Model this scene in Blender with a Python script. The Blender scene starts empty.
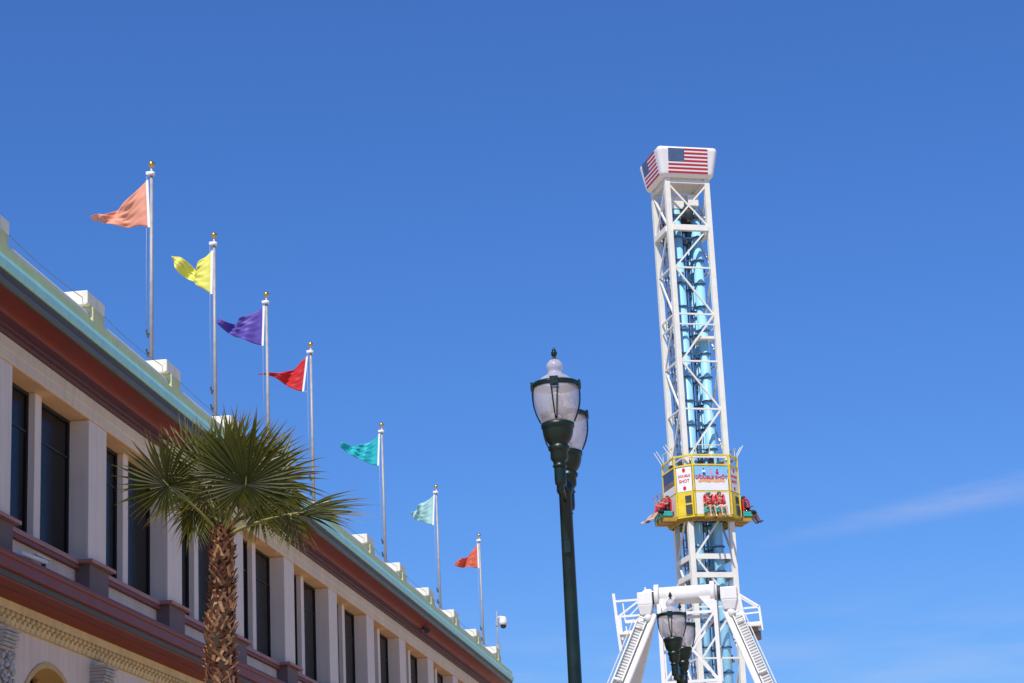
import bpy, bmesh, math, random
from mathutils import Vector, Matrix, Euler
random.seed(7)
rad = math.radians
sc = bpy.context.scene
col = sc.collection

# ------------------------------------------------------------------ helpers
class MB:
    """collects shapes into one mesh"""
    def __init__(s):
        s.v = []; s.f = []; s.m = []; s.sm = []
    def add(s, vs, fs, mi=0, smooth=False):
        o = len(s.v); s.v += [tuple(v) for v in vs]
        for f in fs:
            s.f.append([o + i for i in f]); s.m.append(mi); s.sm.append(smooth)
    def box(s, x0, x1, y0, y1, z0, z1, mi=0):
        s.add([(x0,y0,z0),(x1,y0,z0),(x1,y1,z0),(x0,y1,z0),(x0,y0,z1),(x1,y0,z1),(x1,y1,z1),(x0,y1,z1)],
              [(0,3,2,1),(4,5,6,7),(0,1,5,4),(1,2,6,5),(2,3,7,6),(3,0,4,7)], mi)
    def frustum(s, cx, cy, z0, hx0, hy0, z1, hx1, hy1, mi=0):
        s.add([(cx-hx0,cy-hy0,z0),(cx+hx0,cy-hy0,z0),(cx+hx0,cy+hy0,z0),(cx-hx0,cy+hy0,z0),
               (cx-hx1,cy-hy1,z1),(cx+hx1,cy-hy1,z1),(cx+hx1,cy+hy1,z1),(cx-hx1,cy+hy1,z1)],
              [(0,3,2,1),(4,5,6,7),(0,1,5,4),(1,2,6,5),(2,3,7,6),(3,0,4,7)], mi)
    def beam(s, p, q, w, h=None, mi=0, up=(0,0,1)):
        p = Vector(p); q = Vector(q); h = h or w
        d = (q-p).normalized(); u = Vector(up)
        if abs(d.dot(u)) > .99: u = Vector((0,1,0))
        a = d.cross(u).normalized()*w/2; b = a.cross(d).normalized()*h/2
        vs = [p-a-b,p+a-b,p+a+b,p-a+b,q-a-b,q+a-b,q+a+b,q-a+b]
        s.add(vs, [(0,3,2,1),(4,5,6,7),(0,1,5,4),(1,2,6,5),(2,3,7,6),(3,0,4,7)], mi)
    def cyl(s, p, q, r0, r1=None, n=12, mi=0, cap=True):
        p = Vector(p); q = Vector(q); r1 = r0 if r1 is None else r1
        d = (q-p).normalized(); u = Vector((0,0,1)) if abs(d.z) < .95 else Vector((1,0,0))
        a = d.cross(u).normalized(); b = d.cross(a).normalized()
        vs = []
        for c, r in ((p,r0),(q,r1)):
            for i in range(n):
                t = 2*math.pi*i/n; vs.append(c+a*math.cos(t)*r+b*math.sin(t)*r)
        s.add(vs, [(i,(i+1)%n,n+(i+1)%n,n+i)[::-1] for i in range(n)], mi, True)
        if cap:
            s.add(vs, [list(range(n)), list(range(2*n-1,n-1,-1))], mi)
    def tube(s, pts, r, n=8, mi=0):
        pts = [Vector(p) for p in pts]; rs = r if isinstance(r, (list,tuple)) else [r]*len(pts)
        vs = []; a = None
        for i, p in enumerate(pts):
            d = (pts[min(i+1,len(pts)-1)]-pts[max(i-1,0)]).normalized()
            if a is None:
                u = Vector((0,0,1)) if abs(d.z) < .9 else Vector((1,0,0)); a = d.cross(u).normalized()
            a = (a - d*a.dot(d)).normalized(); b = d.cross(a)
            for k in range(n):
                t = 2*math.pi*k/n; vs.append(p+a*math.cos(t)*rs[i]+b*math.sin(t)*rs[i])
        fs = []
        for i in range(len(pts)-1):
            for k in range(n):
                fs.append((i*n+k, i*n+(k+1)%n, (i+1)*n+(k+1)%n, (i+1)*n+k))
        s.add(vs, fs, mi, True)
        s.add(vs, [list(range(n))[::-1], list(range((len(pts)-1)*n, len(pts)*n))], mi)
    def lathe(s, prof, c=(0,0,0), n=32, mi=0):
        c = Vector(c); vs = []; fs = []
        for r, z in prof:
            for k in range(n):
                t = 2*math.pi*k/n; vs.append(c+Vector((r*math.cos(t), r*math.sin(t), z)))
        for i in range(len(prof)-1):
            for k in range(n):
                fs.append((i*n+k, i*n+(k+1)%n, (i+1)*n+(k+1)%n, (i+1)*n+k))
        s.add(vs, fs, mi, True)
    def prism_y(s, prof, y0, y1, mi=0):
        """closed profile of (x, z) swept along y"""
        n = len(prof)
        vs = [(x,y0,z) for x,z in prof]+[(x,y1,z) for x,z in prof]
        s.add(vs, [(i,(i+1)%n,n+(i+1)%n,n+i) for i in range(n)], mi)
        s.add(vs, [list(range(n))[::-1], list(range(n,2*n))], mi)
    def sphere(s, c, r, n=12, mi=0, sz=1.):
        prof = [(max(r*math.sin(math.pi*i/n),1e-4), -r*math.cos(math.pi*i/n)*sz) for i in range(n+1)]
        s.lathe(prof, c, n*2 if n < 10 else n+6, mi)
    def build(s, name, mats, parent=None, bevel=0, fix=True):
        me = bpy.data.meshes.new(name); me.from_pydata(s.v, [], s.f)
        if not isinstance(mats, (list,tuple)): mats = [mats]
        for m in mats: me.materials.append(m)
        me.polygons.foreach_set('material_index', s.m)
        me.polygons.foreach_set('use_smooth', s.sm)
        if fix:
            bm = bmesh.new(); bm.from_mesh(me)
            bmesh.ops.remove_doubles(bm, verts=bm.verts, dist=1e-5)
            bmesh.ops.recalc_face_normals(bm, faces=bm.faces); bm.to_mesh(me); bm.free()
        me.update()
        o = bpy.data.objects.new(name, me); col.objects.link(o)
        if parent: o.parent = parent
        if bevel:
            b = o.modifiers.new('Bevel','BEVEL'); b.width = bevel; b.segments = 2; b.limit_method = 'ANGLE'; b.angle_limit = rad(50)
        return o

def tag(o, label=None, cat=None, group=None, kind=None):
    if label: o['label'] = label
    if cat: o['category'] = cat
    if group: o['group'] = group
    if kind: o['kind'] = kind
    return o
def empty(name, loc, rz=0, **k):
    o = bpy.data.objects.new(name, None); col.objects.link(o)
    o.location = loc; o.rotation_euler = (0,0,rz); o.empty_display_size = .3
    return tag(o, **k)
def dup(o, parent=None):
    c = o.copy(); col.objects.link(c); c.parent = parent
    for ch in list(o.children): dup(ch, c)
    return c
def inst(o, dy=0., dx=0., dz=0.):
    """a copy of a part, moved, under the same thing"""
    c = o.copy(); col.objects.link(c); c.parent = o.parent
    c.location = (o.location.x+dx, o.location.y+dy, o.location.z+dz)
    for ch in list(o.children):
        d = ch.copy(); col.objects.link(d); d.parent = c
    return c

# ------------------------------------------------------------------ materials
def mat(name, c, rough=.6, var=.12, scale=6., bump=0., bscale=40., metal=0., streak=0., spec=.5, grime=None, coat=0.):
    m = bpy.data.materials.new(name); m.use_nodes = True
    nt = m.node_tree; N = nt.nodes; L = nt.links
    b = N['Principled BSDF']
    b.inputs['Roughness'].default_value = rough; b.inputs['Metallic'].default_value = metal
    b.inputs['Specular IOR Level'].default_value = spec
    if coat: b.inputs['Coat Weight'].default_value = coat
    tc = N.new('ShaderNodeTexCoord')
    n1 = N.new('ShaderNodeTexNoise'); n1.inputs['Scale'].default_value = scale; n1.inputs['Detail'].default_value = 6
    L.new(tc.outputs['Object'], n1.inputs['Vector'])
    r = N.new('ShaderNodeValToRGB'); L.new(n1.outputs['Fac'], r.inputs['Fac'])
    lo = [x*(1-var) for x in c]; hi = [min(x*(1+var*.7), .95) for x in c]
    r.color_ramp.elements[0].position = .3; r.color_ramp.elements[0].color = (*lo,1)
    r.color_ramp.elements[1].position = .7; r.color_ramp.elements[1].color = (*hi,1)
    out = r.outputs['Color']
    if streak:
        mp = N.new('ShaderNodeMapping'); mp.inputs['Scale'].default_value = (9,9,.55)
        L.new(tc.outputs['Object'], mp.inputs['Vector'])
        n2 = N.new('ShaderNodeTexNoise'); n2.inputs['Scale'].default_value = 1.; n2.inputs['Detail'].default_value = 5
        L.new(mp.outputs['Vector'], n2.inputs['Vector'])
        mr = N.new('ShaderNodeMapRange'); mr.inputs['From Min'].default_value = .48; mr.inputs['From Max'].default_value = .8
        mr.inputs['To Max'].default_value = streak
        L.new(n2.outputs['Fac'], mr.inputs['Value'])
        mx = N.new('ShaderNodeMixRGB'); mx.inputs['Color2'].default_value = (*(grime or [x*.4 for x in c]),1)
        L.new(mr.outputs['Result'], mx.inputs['Fac']); L.new(out, mx.inputs['Color1']); out = mx.outputs['Color']
    L.new(out, b.inputs['Base Color'])
    rr = N.new('ShaderNodeMapRange'); rr.inputs['To Min'].default_value = max(rough-.1,.02); rr.inputs['To Max'].default_value = min(rough+.12,1)
    L.new(n1.outputs['Fac'], rr.inputs['Value']); L.new(rr.outputs['Result'], b.inputs['Roughness'])
    if bump:
        n3 = N.new('ShaderNodeTexNoise'); n3.inputs['Scale'].default_value = bscale; n3.inputs['Detail'].default_value = 4
        L.new(tc.outputs['Object'], n3.inputs['Vector'])
        bp = N.new('ShaderNodeBump'); bp.inputs['Strength'].default_value = bump; bp.inputs['Distance'].default_value = .01
        L.new(n3.outputs['Fac'], bp.inputs['Height']); L.new(bp.outputs['Normal'], b.inputs['Normal'])
    return m
M = {}
M['wall']   = mat('stucco_cream', (.71,.59,.49), .85, .08, 1.3, .35, 60, streak=.26)
M['pillar'] = mat('stucco_pillar', (.80,.685,.58), .85, .06, 1.5, .3, 60, streak=.24)
M['beam']   = mat('stucco_beam', (.74,.62,.48), .85, .08, 1.5, .3, 60, streak=.26)
M['purple'] = mat('purple_paint', (.088,.017,.030), .6, .12, 3, .1, streak=.15)
M['red']    = mat('red_paint', (.21,.018,.006), .55, .15, 2, .1, streak=.25)
M['redlow'] = mat('red_paint_low', (.18,.023,.017), .55, .14, 2, .1, streak=.25)
M['orange'] = mat('rust_red_paint', (.20,.024,.008), .6, .14, 2, .1, streak=.2)
M['groove'] = mat('slate_paint', (.055,.05,.055), .6, .12, 3)
M['gutter'] = mat('grey_metal_paint', (.085,.088,.072), .5, .12, 4, metal=.0, streak=.25)
M['turq']   = mat('turquoise_paint', (.38,.78,.70), .5, .06, 2, .08, streak=.22, grime=(.18,.36,.37))
M['green']  = mat('pale_green_paint', (.66,.80,.34), .6, .08, 2, .1, streak=.25, grime=(.4,.42,.3))
M['para']   = mat('parapet_paint', (.62,.64,.58), .75, .10, 2, .25, streak=.3, grime=(.36,.35,.3))
M['cap']    = mat('cap_paint', (.82,.79,.67), .75, .10, 2.5, .4, streak=.45, grime=(.5,.46,.36))
M['neck']   = mat('neck_paint', (.62,.62,.36), .75, .12, 3, .3, streak=.2)
M['block']  = mat('mauve_block', (.19,.13,.12), .8, .08, 2, .25, streak=.15)
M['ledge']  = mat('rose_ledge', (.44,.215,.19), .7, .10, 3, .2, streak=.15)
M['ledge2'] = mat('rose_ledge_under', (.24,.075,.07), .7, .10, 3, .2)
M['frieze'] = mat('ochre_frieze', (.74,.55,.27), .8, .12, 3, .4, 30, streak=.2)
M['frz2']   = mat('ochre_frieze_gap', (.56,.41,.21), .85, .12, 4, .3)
M['gold']   = mat('ochre_soffit', (.58,.38,.15), .75, .14, 3, .3)
M['stone']  = mat('corbel_stone', (.46,.44,.42), .9, .22, 5, 1., 22)
M['frame']  = mat('window_frame', (.012,.012,.013), .6, .1, 4)
M['white']  = mat('white_paint', (.80,.79,.76), .45, .05, 2, streak=.12, grime=(.5,.45,.38))
M['cream']  = mat('cream_steel', (.80,.785,.70), .45, .05, 2, streak=.10, grime=(.5,.44,.33))
M['tube']   = mat('sky_blue_tube', (.30,.62,.82), .4, .07, 1.5, streak=.14, grime=(.12,.3,.45))
M['tubeshade'] = mat('clamp_shade_blue', (.05,.12,.22), .5, .12, 4)  # navy so the clamps carry the tubes' shadow arcs in their colour
M['dark']   = mat('dark_machinery', (.05,.055,.065), .55, .3, 3)
M['ladder'] = mat('ladder_steel', (.16,.18,.26), .5, .1, 3, metal=.2)
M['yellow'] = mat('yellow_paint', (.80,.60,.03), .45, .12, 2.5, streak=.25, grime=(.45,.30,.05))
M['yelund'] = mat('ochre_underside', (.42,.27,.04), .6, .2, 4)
M['teal']   = mat('teal_seat', (.03,.42,.38), .4, .08, 5)
M['redp']   = mat('red_harness', (.60,.02,.025), .4, .12, 6)
M['flagred']= mat('flag_red', (.45,.02,.04), .5, .05, 3)
M['flagblue']=mat('flag_blue', (.025,.075,.20), .5, .06, 3)
M['capwhite']=mat('sign_white', (.80,.80,.80), .4, .03, 2)
M['lamp']   = mat('dark_green_iron', (.004,.017,.013), .34, .3, 9, .25, 60, spec=.45)
M['pole']   = mat('pole_aluminium', (.36,.345,.33), .5, .15, 8, metal=.1, streak=.25)
M['ball']   = mat('gilt_ball', (.62,.42,.14), .28, .12, 10, metal=.85)
M['rope']   = mat('rope', (.42,.42,.42), .9, .1, 30)
M['wire']   = mat('wire', (.16,.18,.24), .6, .1, 5)
M['camw']   = mat('camera_white', (.78,.76,.72), .4, .05, 6)
M['camd']   = mat('camera_dark', (.02,.025,.04), .15, .1, 6)
M['rust']   = mat('rusty_deck', (.30,.24,.18), .8, .25, 6)
M['roof']   = mat('roof_gravel', (.32,.31,.29), .95, .15, 8, .5, 40)
M['ground'] = mat('concrete_paving', (.44,.34,.225), .9, .15, .4, .3, 12)
M['inside'] = mat('dark_interior', (.03,.03,.03), .9, .2, 3)

def glass_dark():
    m = bpy.data.materials.new('dark_window_glass'); m.use_nodes = True
    N = m.node_tree.nodes; L = m.node_tree.links; b = N['Principled BSDF']
    tc = N.new('ShaderNodeTexCoord'); mp = N.new('ShaderNodeMapping'); mp.inputs['Scale'].default_value = (1,14,.25)
    L.new(tc.outputs['Object'], mp.inputs['Vector'])
    n = N.new('ShaderNodeTexNoise'); n.inputs['Scale'].default_value = 1; L.new(mp.outputs['Vector'], n.inputs['Vector'])
    r = N.new('ShaderNodeValToRGB'); L.new(n.outputs['Fac'], r.inputs['Fac'])
    r.color_ramp.elements[0].color = (.004,.004,.004,1); r.color_ramp.elements[1].color = (.010,.010,.009,1)
    r.color_ramp.elements[0].position = .4; r.color_ramp.elements[1].position = .75
    L.new(r.outputs['Color'], b.inputs['Base Color']); b.inputs['Roughness'].default_value = .22
    b.inputs['Specular IOR Level'].default_value = .08
    return m
M['glass'] = glass_dark()

def globe_glass():
    m = bpy.data.materials.new('frosted_globe'); m.use_nodes = True
    N = m.node_tree.nodes; L = m.node_tree.links; b = N['Principled BSDF']
    tc = N.new('ShaderNodeTexCoord'); n = N.new('ShaderNodeTexNoise'); n.inputs['Scale'].default_value = 9; n.inputs['Detail'].default_value = 5
    L.new(tc.outputs['Object'], n.inputs['Vector'])
    r = N.new('ShaderNodeValToRGB'); L.new(n.outputs['Fac'], r.inputs['Fac'])
    r.color_ramp.elements[0].color = (.66,.61,.63,1); r.color_ramp.elements[1].color = (.82,.78,.79,1)
    L.new(r.outputs['Color'], b.inputs['Base Color']); b.inputs['Roughness'].default_value = .22
    t = N.new('ShaderNodeBsdfTranslucent'); t.inputs['Color'].default_value = (.82,.78,.80,1)
    tr = N.new('ShaderNodeBsdfTransparent')
    m1 = N.new('ShaderNodeMixShader'); m1.inputs[0].default_value = .35
    L.new(b.outputs[0], m1.inputs[1]); L.new(t.outputs[0], m1.inputs[2])
    m2 = N.new('ShaderNodeMixShader'); m2.inputs[0].default_value = .42
    L.new(m1.outputs[0], m2.inputs[1]); L.new(tr.outputs[0], m2.inputs[2])
    L.new(m2.outputs[0], N['Material Output'].inputs['Surface'])
    return m
M['globe'] = globe_glass()

def cloth(name, c, tl=.28):
    m = bpy.data.materials.new(name); m.use_nodes = True
    N = m.node_tree.nodes; L = m.node_tree.links; b = N['Principled BSDF']
    tc = N.new('ShaderNodeTexCoord'); n = N.new('ShaderNodeTexNoise'); n.inputs['Scale'].default_value = 7; n.inputs['Detail'].default_value = 5
    L.new(tc.outputs['Object'], n.inputs['Vector'])
    r = N.new('ShaderNodeValToRGB'); L.new(n.outputs['Fac'], r.inputs['Fac'])
    r.color_ramp.elements[0].color = (*[x*.88 for x in c],1); r.color_ramp.elements[1].color = (*[min(x*1.08,.95) for x in c],1)
    L.new(r.outputs['Color'], b.inputs['Base Color']); b.inputs['Roughness'].default_value = .55
    b.inputs['Sheen Weight'].default_value = .15
    t = N.new('ShaderNodeBsdfTranslucent'); L.new(r.outputs['Color'], t.inputs['Color'])
    mx = N.new('ShaderNodeMixShader'); mx.inputs[0].default_value = tl
    L.new(b.outputs[0], mx.inputs[1]); L.new(t.outputs[0], mx.inputs[2]); L.new(mx.outputs[0], N['Material Output'].inputs['Surface'])
    bp = N.new('ShaderNodeBump'); bp.inputs['Strength'].default_value = .25; bp.inputs['Distance'].default_value = .02
    n2 = N.new('ShaderNodeTexNoise'); n2.inputs['Scale'].default_value = 3.5; n2.inputs['Detail'].default_value = 1.; n2.inputs['Distortion'].default_value = 1.6
    L.new(tc.outputs['Object'], n2.inputs['Vector']); L.new(n2.outputs['Fac'], bp.inputs['Height'])
    L.new(bp.outputs['Normal'], b.inputs['Normal'])
    return m

# ------------------------------------------------------------------ setting
g = MB(); g.add([(-1500,-600,0),(1500,-600,0),(1500,2500,0),(-1500,2500,0)], [(0,1,2,3)])
tag(g.build('ground', M['ground']), kind='structure')

# ------------------------------------------------------------------ the arcade building
Y0, Y1 = 14.2, 66.95
PITCH = 3.765
B = empty('arcade_building', (-10, Y0, 0), label='long two-storey cream building with red cornices, turquoise gutter and dark windows', cat='building')
B.location = (0,0,0)
PY = [17.847 + PITCH*k for k in range(14)]         # near edges of the pillars
PW = .77
# upper wall core behind the windows, lower wall, roof
w = MB()
w.box(-22, -10.42, Y0, Y1-.35, 0, 10.2)
w.build('core_wall', M['inside'], B)
r = MB(); r.box(-22, -10.05, Y0, Y1-.4, 10.36, 10.45); r.build('roof', M['roof'], B)
# lower storey wall with arches: one sheet with arched openings, extruded
def arch_wall():
    m = MB()
    R, cz, top = 1.30, 4.43, 6.36
    ys = [PY[k]+PW+(PITCH-PW)/2 for k in range(-0, 13)]
    n = 20
    xf, xb = -10.0, -10.40
    edges = [Y0] + [None]*0
    prev = Y0
    for c in ys:
        # solid between prev and c-R
        m.box(xb, xf, prev, c-R, 0, top)
        # over the arch
        for i in range(n):
            a0 = math.pi - math.pi*i/n; a1 = math.pi - math.pi*(i+1)/n
            p0 = (c+R*math.cos(a0), cz+R*math.sin(a0)); p1 = (c+R*math.cos(a1), cz+R*math.sin(a1))
            for x, fl in ((xf,0),(xb,1)):
                q = [(x,p0[0],p0[1]),(x,p1[0],p1[1]),(x,p1[0],top),(x,p0[0],top)]
                m.add(q, [(0,1,2,3)])
        prev = c+R
    m.box(xb, xf, prev, Y1-.35, 0, top)
    return m, ys, R, cz
aw, arch_y, AR, ACZ = arch_wall()
aw.build('lower_wall', M['wall'], B, fix=False)
so = MB(); n = 20
c = arch_y[0]
for i in range(n):
    a0 = math.pi*i/n; a1 = math.pi*(i+1)/n
    for R0, R1, xa, xb in ((AR-.045, AR+.03, -10.46, -9.985),):
        pts = [(R0,a0),(R1,a0),(R1,a1),(R0,a1)]
        vs = [(x, c+R*math.cos(a), ACZ+R*math.sin(a)) for x in (xa,xb) for R,a in pts]
        so.add(vs, [(0,1,2,3),(7,6,5,4),(0,3,7,4),(1,5,6,2)])
for y in (c-AR, c+AR): so.box(-10.46,-9.985, y-.03,y+.03, 0, ACZ)
arch0 = so.build('arch_lining', M['gold'], B)
wf = MB()
for k in range(9):
    a = math.pi*(k+.5)/9
    wf.beam((-10.33,c+.25*math.cos(a),ACZ+.25*math.sin(a)), (-10.33,c+AR*.97*math.cos(a),ACZ+AR*.97*math.sin(a)), .06,.06)
for rr in (.25,.75,1.1):
    wf.tube([(-10.33,c+rr*math.cos(math.pi*i/16),ACZ+rr*math.sin(math.pi*i/16)) for i in range(17)], .035, 6)
wf.box(-10.37,-10.29,c-AR,c+AR,ACZ-.05,ACZ+.05)
lat = wf.build('fanlight', M['gold'], B)
pn = MB(); pn.box(-10.415,-10.40,c-AR,c+AR,0,ACZ+AR); pn.build('pane', M['glass'], lat)
for yy in arch_y[1:]:
    inst(arch0, yy-c); inst(lat, yy-c)
# pillars, mullions, windows, sills
p = MB(); y = PY[0]; p.box(-10.42, -10.0, y, y+PW, 7.36, 9.40)
pil = p.build('pillar', M['pillar'], B, bevel=.012)
p = MB(); p.box(-10.42, -10.195, y+PW+1.36, y+PW+1.605, 7.36, 9.40)
mul = p.build('mullion', M['pillar'], B, bevel=.008)
def window(ya, yb):
    f = MB(); z0, z1 = 7.38, 9.395; fw = .045
    f.box(-10.34,-10.285,ya,yb,z0,z0+fw); f.box(-10.34,-10.285,ya,yb,z1-fw,z1)
    f.box(-10.34,-10.285,ya,ya+fw,z0+fw,z1-fw); f.box(-10.34,-10.285,yb-fw,yb,z0+fw,z1-fw)
    f.box(-10.318,-10.30,ya+fw,yb-fw,z0+1.46,z0+1.49)
    o = f.build('window', M['frame'], B)
    g = MB(); g.box(-10.325,-10.31,ya+fw,yb-fw,z0+fw,z1-fw); g.build('pane', M['glass'], o)
    return o
ya = y+PW+.004; wins = [window(ya, ya+1.352), window(y+PW+1.609, y+PITCH-.004)]
bl = MB(); bl.box(-10.16,-9.94,y-.11,y+PW-.05,6.45,7.31)
blk = bl.build('pillar_base', M['block'], B, bevel=.008)
lg = MB(); lg.box(-10.42+.1,-9.865,y-.22,y+PW+.06,7.312,7.362)
lg.build('ledge', M['ledge'], blk, bevel=.006)
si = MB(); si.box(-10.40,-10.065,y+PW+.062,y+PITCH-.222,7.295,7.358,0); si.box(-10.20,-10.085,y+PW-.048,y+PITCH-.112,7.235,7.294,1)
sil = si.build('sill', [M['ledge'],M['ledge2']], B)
ap = MB(); ap.box(-10.42,-10.15,y+PW-.049,y+PITCH-.111,6.4,7.234); apn = ap.build('apron_wall', M['wall'], B)
for k in range(1, 14):
    d = PY[k]-PY[0]
    inst(pil, d); inst(blk, d)
    if PY[k]+PITCH < Y1+.2:
        inst(mul, d); inst(sil, d); inst(apn, d)
        for w_ in wins: inst(w_, d)
# header beam over the windows
hb = MB()
hb.prism_y([(-10.42,9.414),(-10.0,9.414),(-9.985,9.43),(-9.985,9.55),(-9.975,9.56),(-9.975,9.705),(-10.42,9.705)], Y0, Y1-.3)
hb.build('header_beam', M['beam'], B)
sf = MB(); sf.box(-10.42,-10.003,Y0,Y1-.3,9.402,9.412); sf.build('window_head_soffit', mat('soffit_bounce', (.78,.49,.28), .85, .08, 2, .2), B)  # warm bounce from the ground is put into the soffit colour
# upper cornice pieces
cn = MB()
cn.prism_y([(-10.42,9.708),(-9.95,9.708),(-9.925,9.745),(-9.88,9.75),(-9.87,9.785),(-9.80,9.795),(-9.80,9.83),(-10.42,9.83)], Y0, Y1-.22)
cn.build('purple_moulding', M['purple'], B)
cv = MB()
prof = [(-10.42,9.832),(-9.795,9.832)] + [(-9.795+.285*(1-math.cos(t))**1.0, 9.832+.085*math.sin(t)) for t in [math.pi/2*i/8 for i in range(1,9)]]
prof += [(-9.505,9.925),(-9.505,10.088),(-10.42,10.088)]
cv.prism_y(prof, Y0, Y1-.06)
cv.build('red_cove', M['red'], B)
gt = MB()
gt.prism_y([(-9.502,9.912),(-9.47,9.912),(-9.45,9.93),(-9.44,9.985),(-9.46,9.995),(-9.502,9.995)], Y0, Y1-.02)
gt.build('gutter', M['gutter'], B)
gv = MB(); gv.prism_y([(-9.50,9.998),(-9.475,9.998),(-9.465,10.05),(-9.45,10.09),(-9.50,10.09)], Y0, Y1-.03); gv.build('gutter_groove', M['groove'], B)
tq = MB(); tq.prism_y([(-9.8,10.092),(-9.43,10.092),(-9.415,10.11),(-9.41,10.20),(-9.43,10.262),(-9.8,10.262)], Y0, Y1)
tq.build('turquoise_fascia', M['turq'], B)
gr = MB(); gr.prism_y([(-10.05,10.264),(-9.445,10.264),(-9.455,10.385),(-9.50,10.41),(-9.82,10.60),(-10.05,10.60)], Y0, Y1-.05)
gr.build('green_flashing', M['green'], B)
pp = MB(); pp.prism_y([(-10.08,10.56),(-9.81,10.56),(-9.80,10.57),(-9.80,10.76),(-9.82,10.79),(-10.08,10.79)], Y0, Y1-.2)
pp.build('parapet', M['para'], B)
# parapet pedestals with caps
PEDY = [32.16 + PITCH*k for k in range(-4, 10)]
y = PEDY[0]
pd = MB(); pd.box(-10.15,-9.745,y+.13,y+.62,10.45,10.87); ped = pd.build('pedestal', M['neck'], B, bevel=.01)
cp = MB(); cp.prism_y([(-10.30,10.87),(-9.81,10.87),(-9.78,10.895),(-9.78,11.06),(-9.80,11.08),(-10.30,11.08)], y, y+.74)
cp.build('pedestal_cap', M['cap'], ped, bevel=.012)
for yy in PEDY[1:]: inst(ped, yy-y)
# lower cornice
lc = MB()
lc.prism_y([(-10.42,6.79),(-9.47,6.705),(-9.45,6.70),(-9.445,6.66),(-9.455,6.63),(-9.475,6.62),(-9.48,6.50),(-9.50,6.49),(-10.42,6.49)], Y0, Y1-.1)
lc.build('lower_cornice', M['redlow'], B)
lc = MB(); lc.prism_y([(-10.42,6.42),(-9.545,6.42),(-9.535,6.488),(-10.42,6.488)], Y0, Y1-.14); lc.build('cornice_groove', M['groove'], B)
lc = MB(); lc.prism_y([(-10.42,6.372),(-9.70,6.372),(-9.58,6.40),(-9.56,6.418),(-10.42,6.418)], Y0, Y1-.13); lc.build('cornice_bed', M['redlow'], B)
lc = MB(); lc.prism_y([(-10.42,6.34),(-9.93,6.34),(-9.80,6.352),(-9.72,6.369),(-10.42,6.369)], Y0, Y1-.16); lc.build('cornice_soffit', M['orange'], B)
# frieze with small egg-and-dart blocks
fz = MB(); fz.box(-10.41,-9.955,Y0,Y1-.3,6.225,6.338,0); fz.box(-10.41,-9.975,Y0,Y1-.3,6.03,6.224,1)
yy = 22.
while yy < 44:
    fz.sphere((-9.958,yy,6.185),.045,6,0,.9)
    fz.frustum(-9.972,yy+.09,6.04,.012,.022,6.14,.03,.05,0)
    fz.frustum(-9.972,yy,6.035,.02,.04,6.10,.026,.045,0)
    yy += .18
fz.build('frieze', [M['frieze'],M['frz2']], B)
# carved corbels between the arches
cb = MB(); y = PY[0]+.10
for i in range(6):                                   # ribbed scroll on top
    z = 5.93-.045*i; d = .26-.012*i-.02*(i%2)
    cb.prism_y([(-10.02,z-.04),(-10+d-.02,z-.04),(-10+d,z-.03),(-10+d,z-.008),(-10+d-.02,z),(-10.02,z)], y, y+.44)
random.seed(3)
for i in range(260):                                  # carved foliage below
    zz = random.uniform(4.9,5.66); yy = y+.22+random.uniform(-.27,.27)*(1-.3*(5.66-zz))
    cb.sphere((-9.98+random.uniform(.0,.16),yy,zz),random.uniform(.015,.036),6,0,random.uniform(.6,2.))
cb.box(-10.02,-9.9,y+.02,y+.42,4.85,5.67)
cor = cb.build('corbel', M['stone'], B)
for k in range(1, 13): inst(cor, PY[k]-PY[0])

# ------------------------------------------------------------------ flagpoles and flags
POLES = [33.02+PITCH*k for k in (0,1,2,3,5,7,9)]
PDESC = ['peach-orange','lemon yellow','purple','bright red','teal','pale aqua','coral-red']
def flagpole(y, i):
    t = empty('flagpole', (-10.3, y, 10.45))
    z1 = 14.49-10.45
    m = MB(); m.cyl((0,0,0),(0,0,z1),.037,.026,14); m.cyl((0,0,0),(0,0,.12),.085,.085,14); m.cyl((0,0,.75),(0,0,.80),.055,.055,12)
    m.build('shaft', M['pole'], t)
    m = MB(); m.cyl((0,0,z1),(0,0,z1+.06),.055,.06,14); m.box(-.085,.03,-.03,.03,z1+.02,z1+.075); m.cyl((0,0,z1+.06),(0,0,z1+.15),.018,.014,8)
    m.build('truck', M['camw'], t)
    m = MB(); m.sphere((0,0,z1+.20),.058,12); m.build('finial_ball', M['ball'], t)
    m = MB()
    for z in (1.0,1.32):
        m.beam((-.05,-.02,z-.06),(-.075,-.03,z+.07),.025,.03); m.cyl((-.03,-.01,z),(-.075,-.02,z),.015,.015,8)
    m.build('cleat', M['dark'], t)
    m = MB(); m.tube([(-.075,-.01,z1+.03),(-.083,-.012,2.4),(-.065,-.02,1.3)],.004,6); m.build('halyard', M['rope'], t)
    return t
fp0 = flagpole(POLES[0], 0)
for i, y in enumerate(POLES):
    f = fp0 if i == 0 else dup(fp0)
    f.location = (-10.3, y, 10.45)
    tag(f, 'aluminium rooftop flagpole with gilt ball that flies the %s pennant' % PDESC[i], 'flagpole', 'flagpoles along the parapet')
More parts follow.
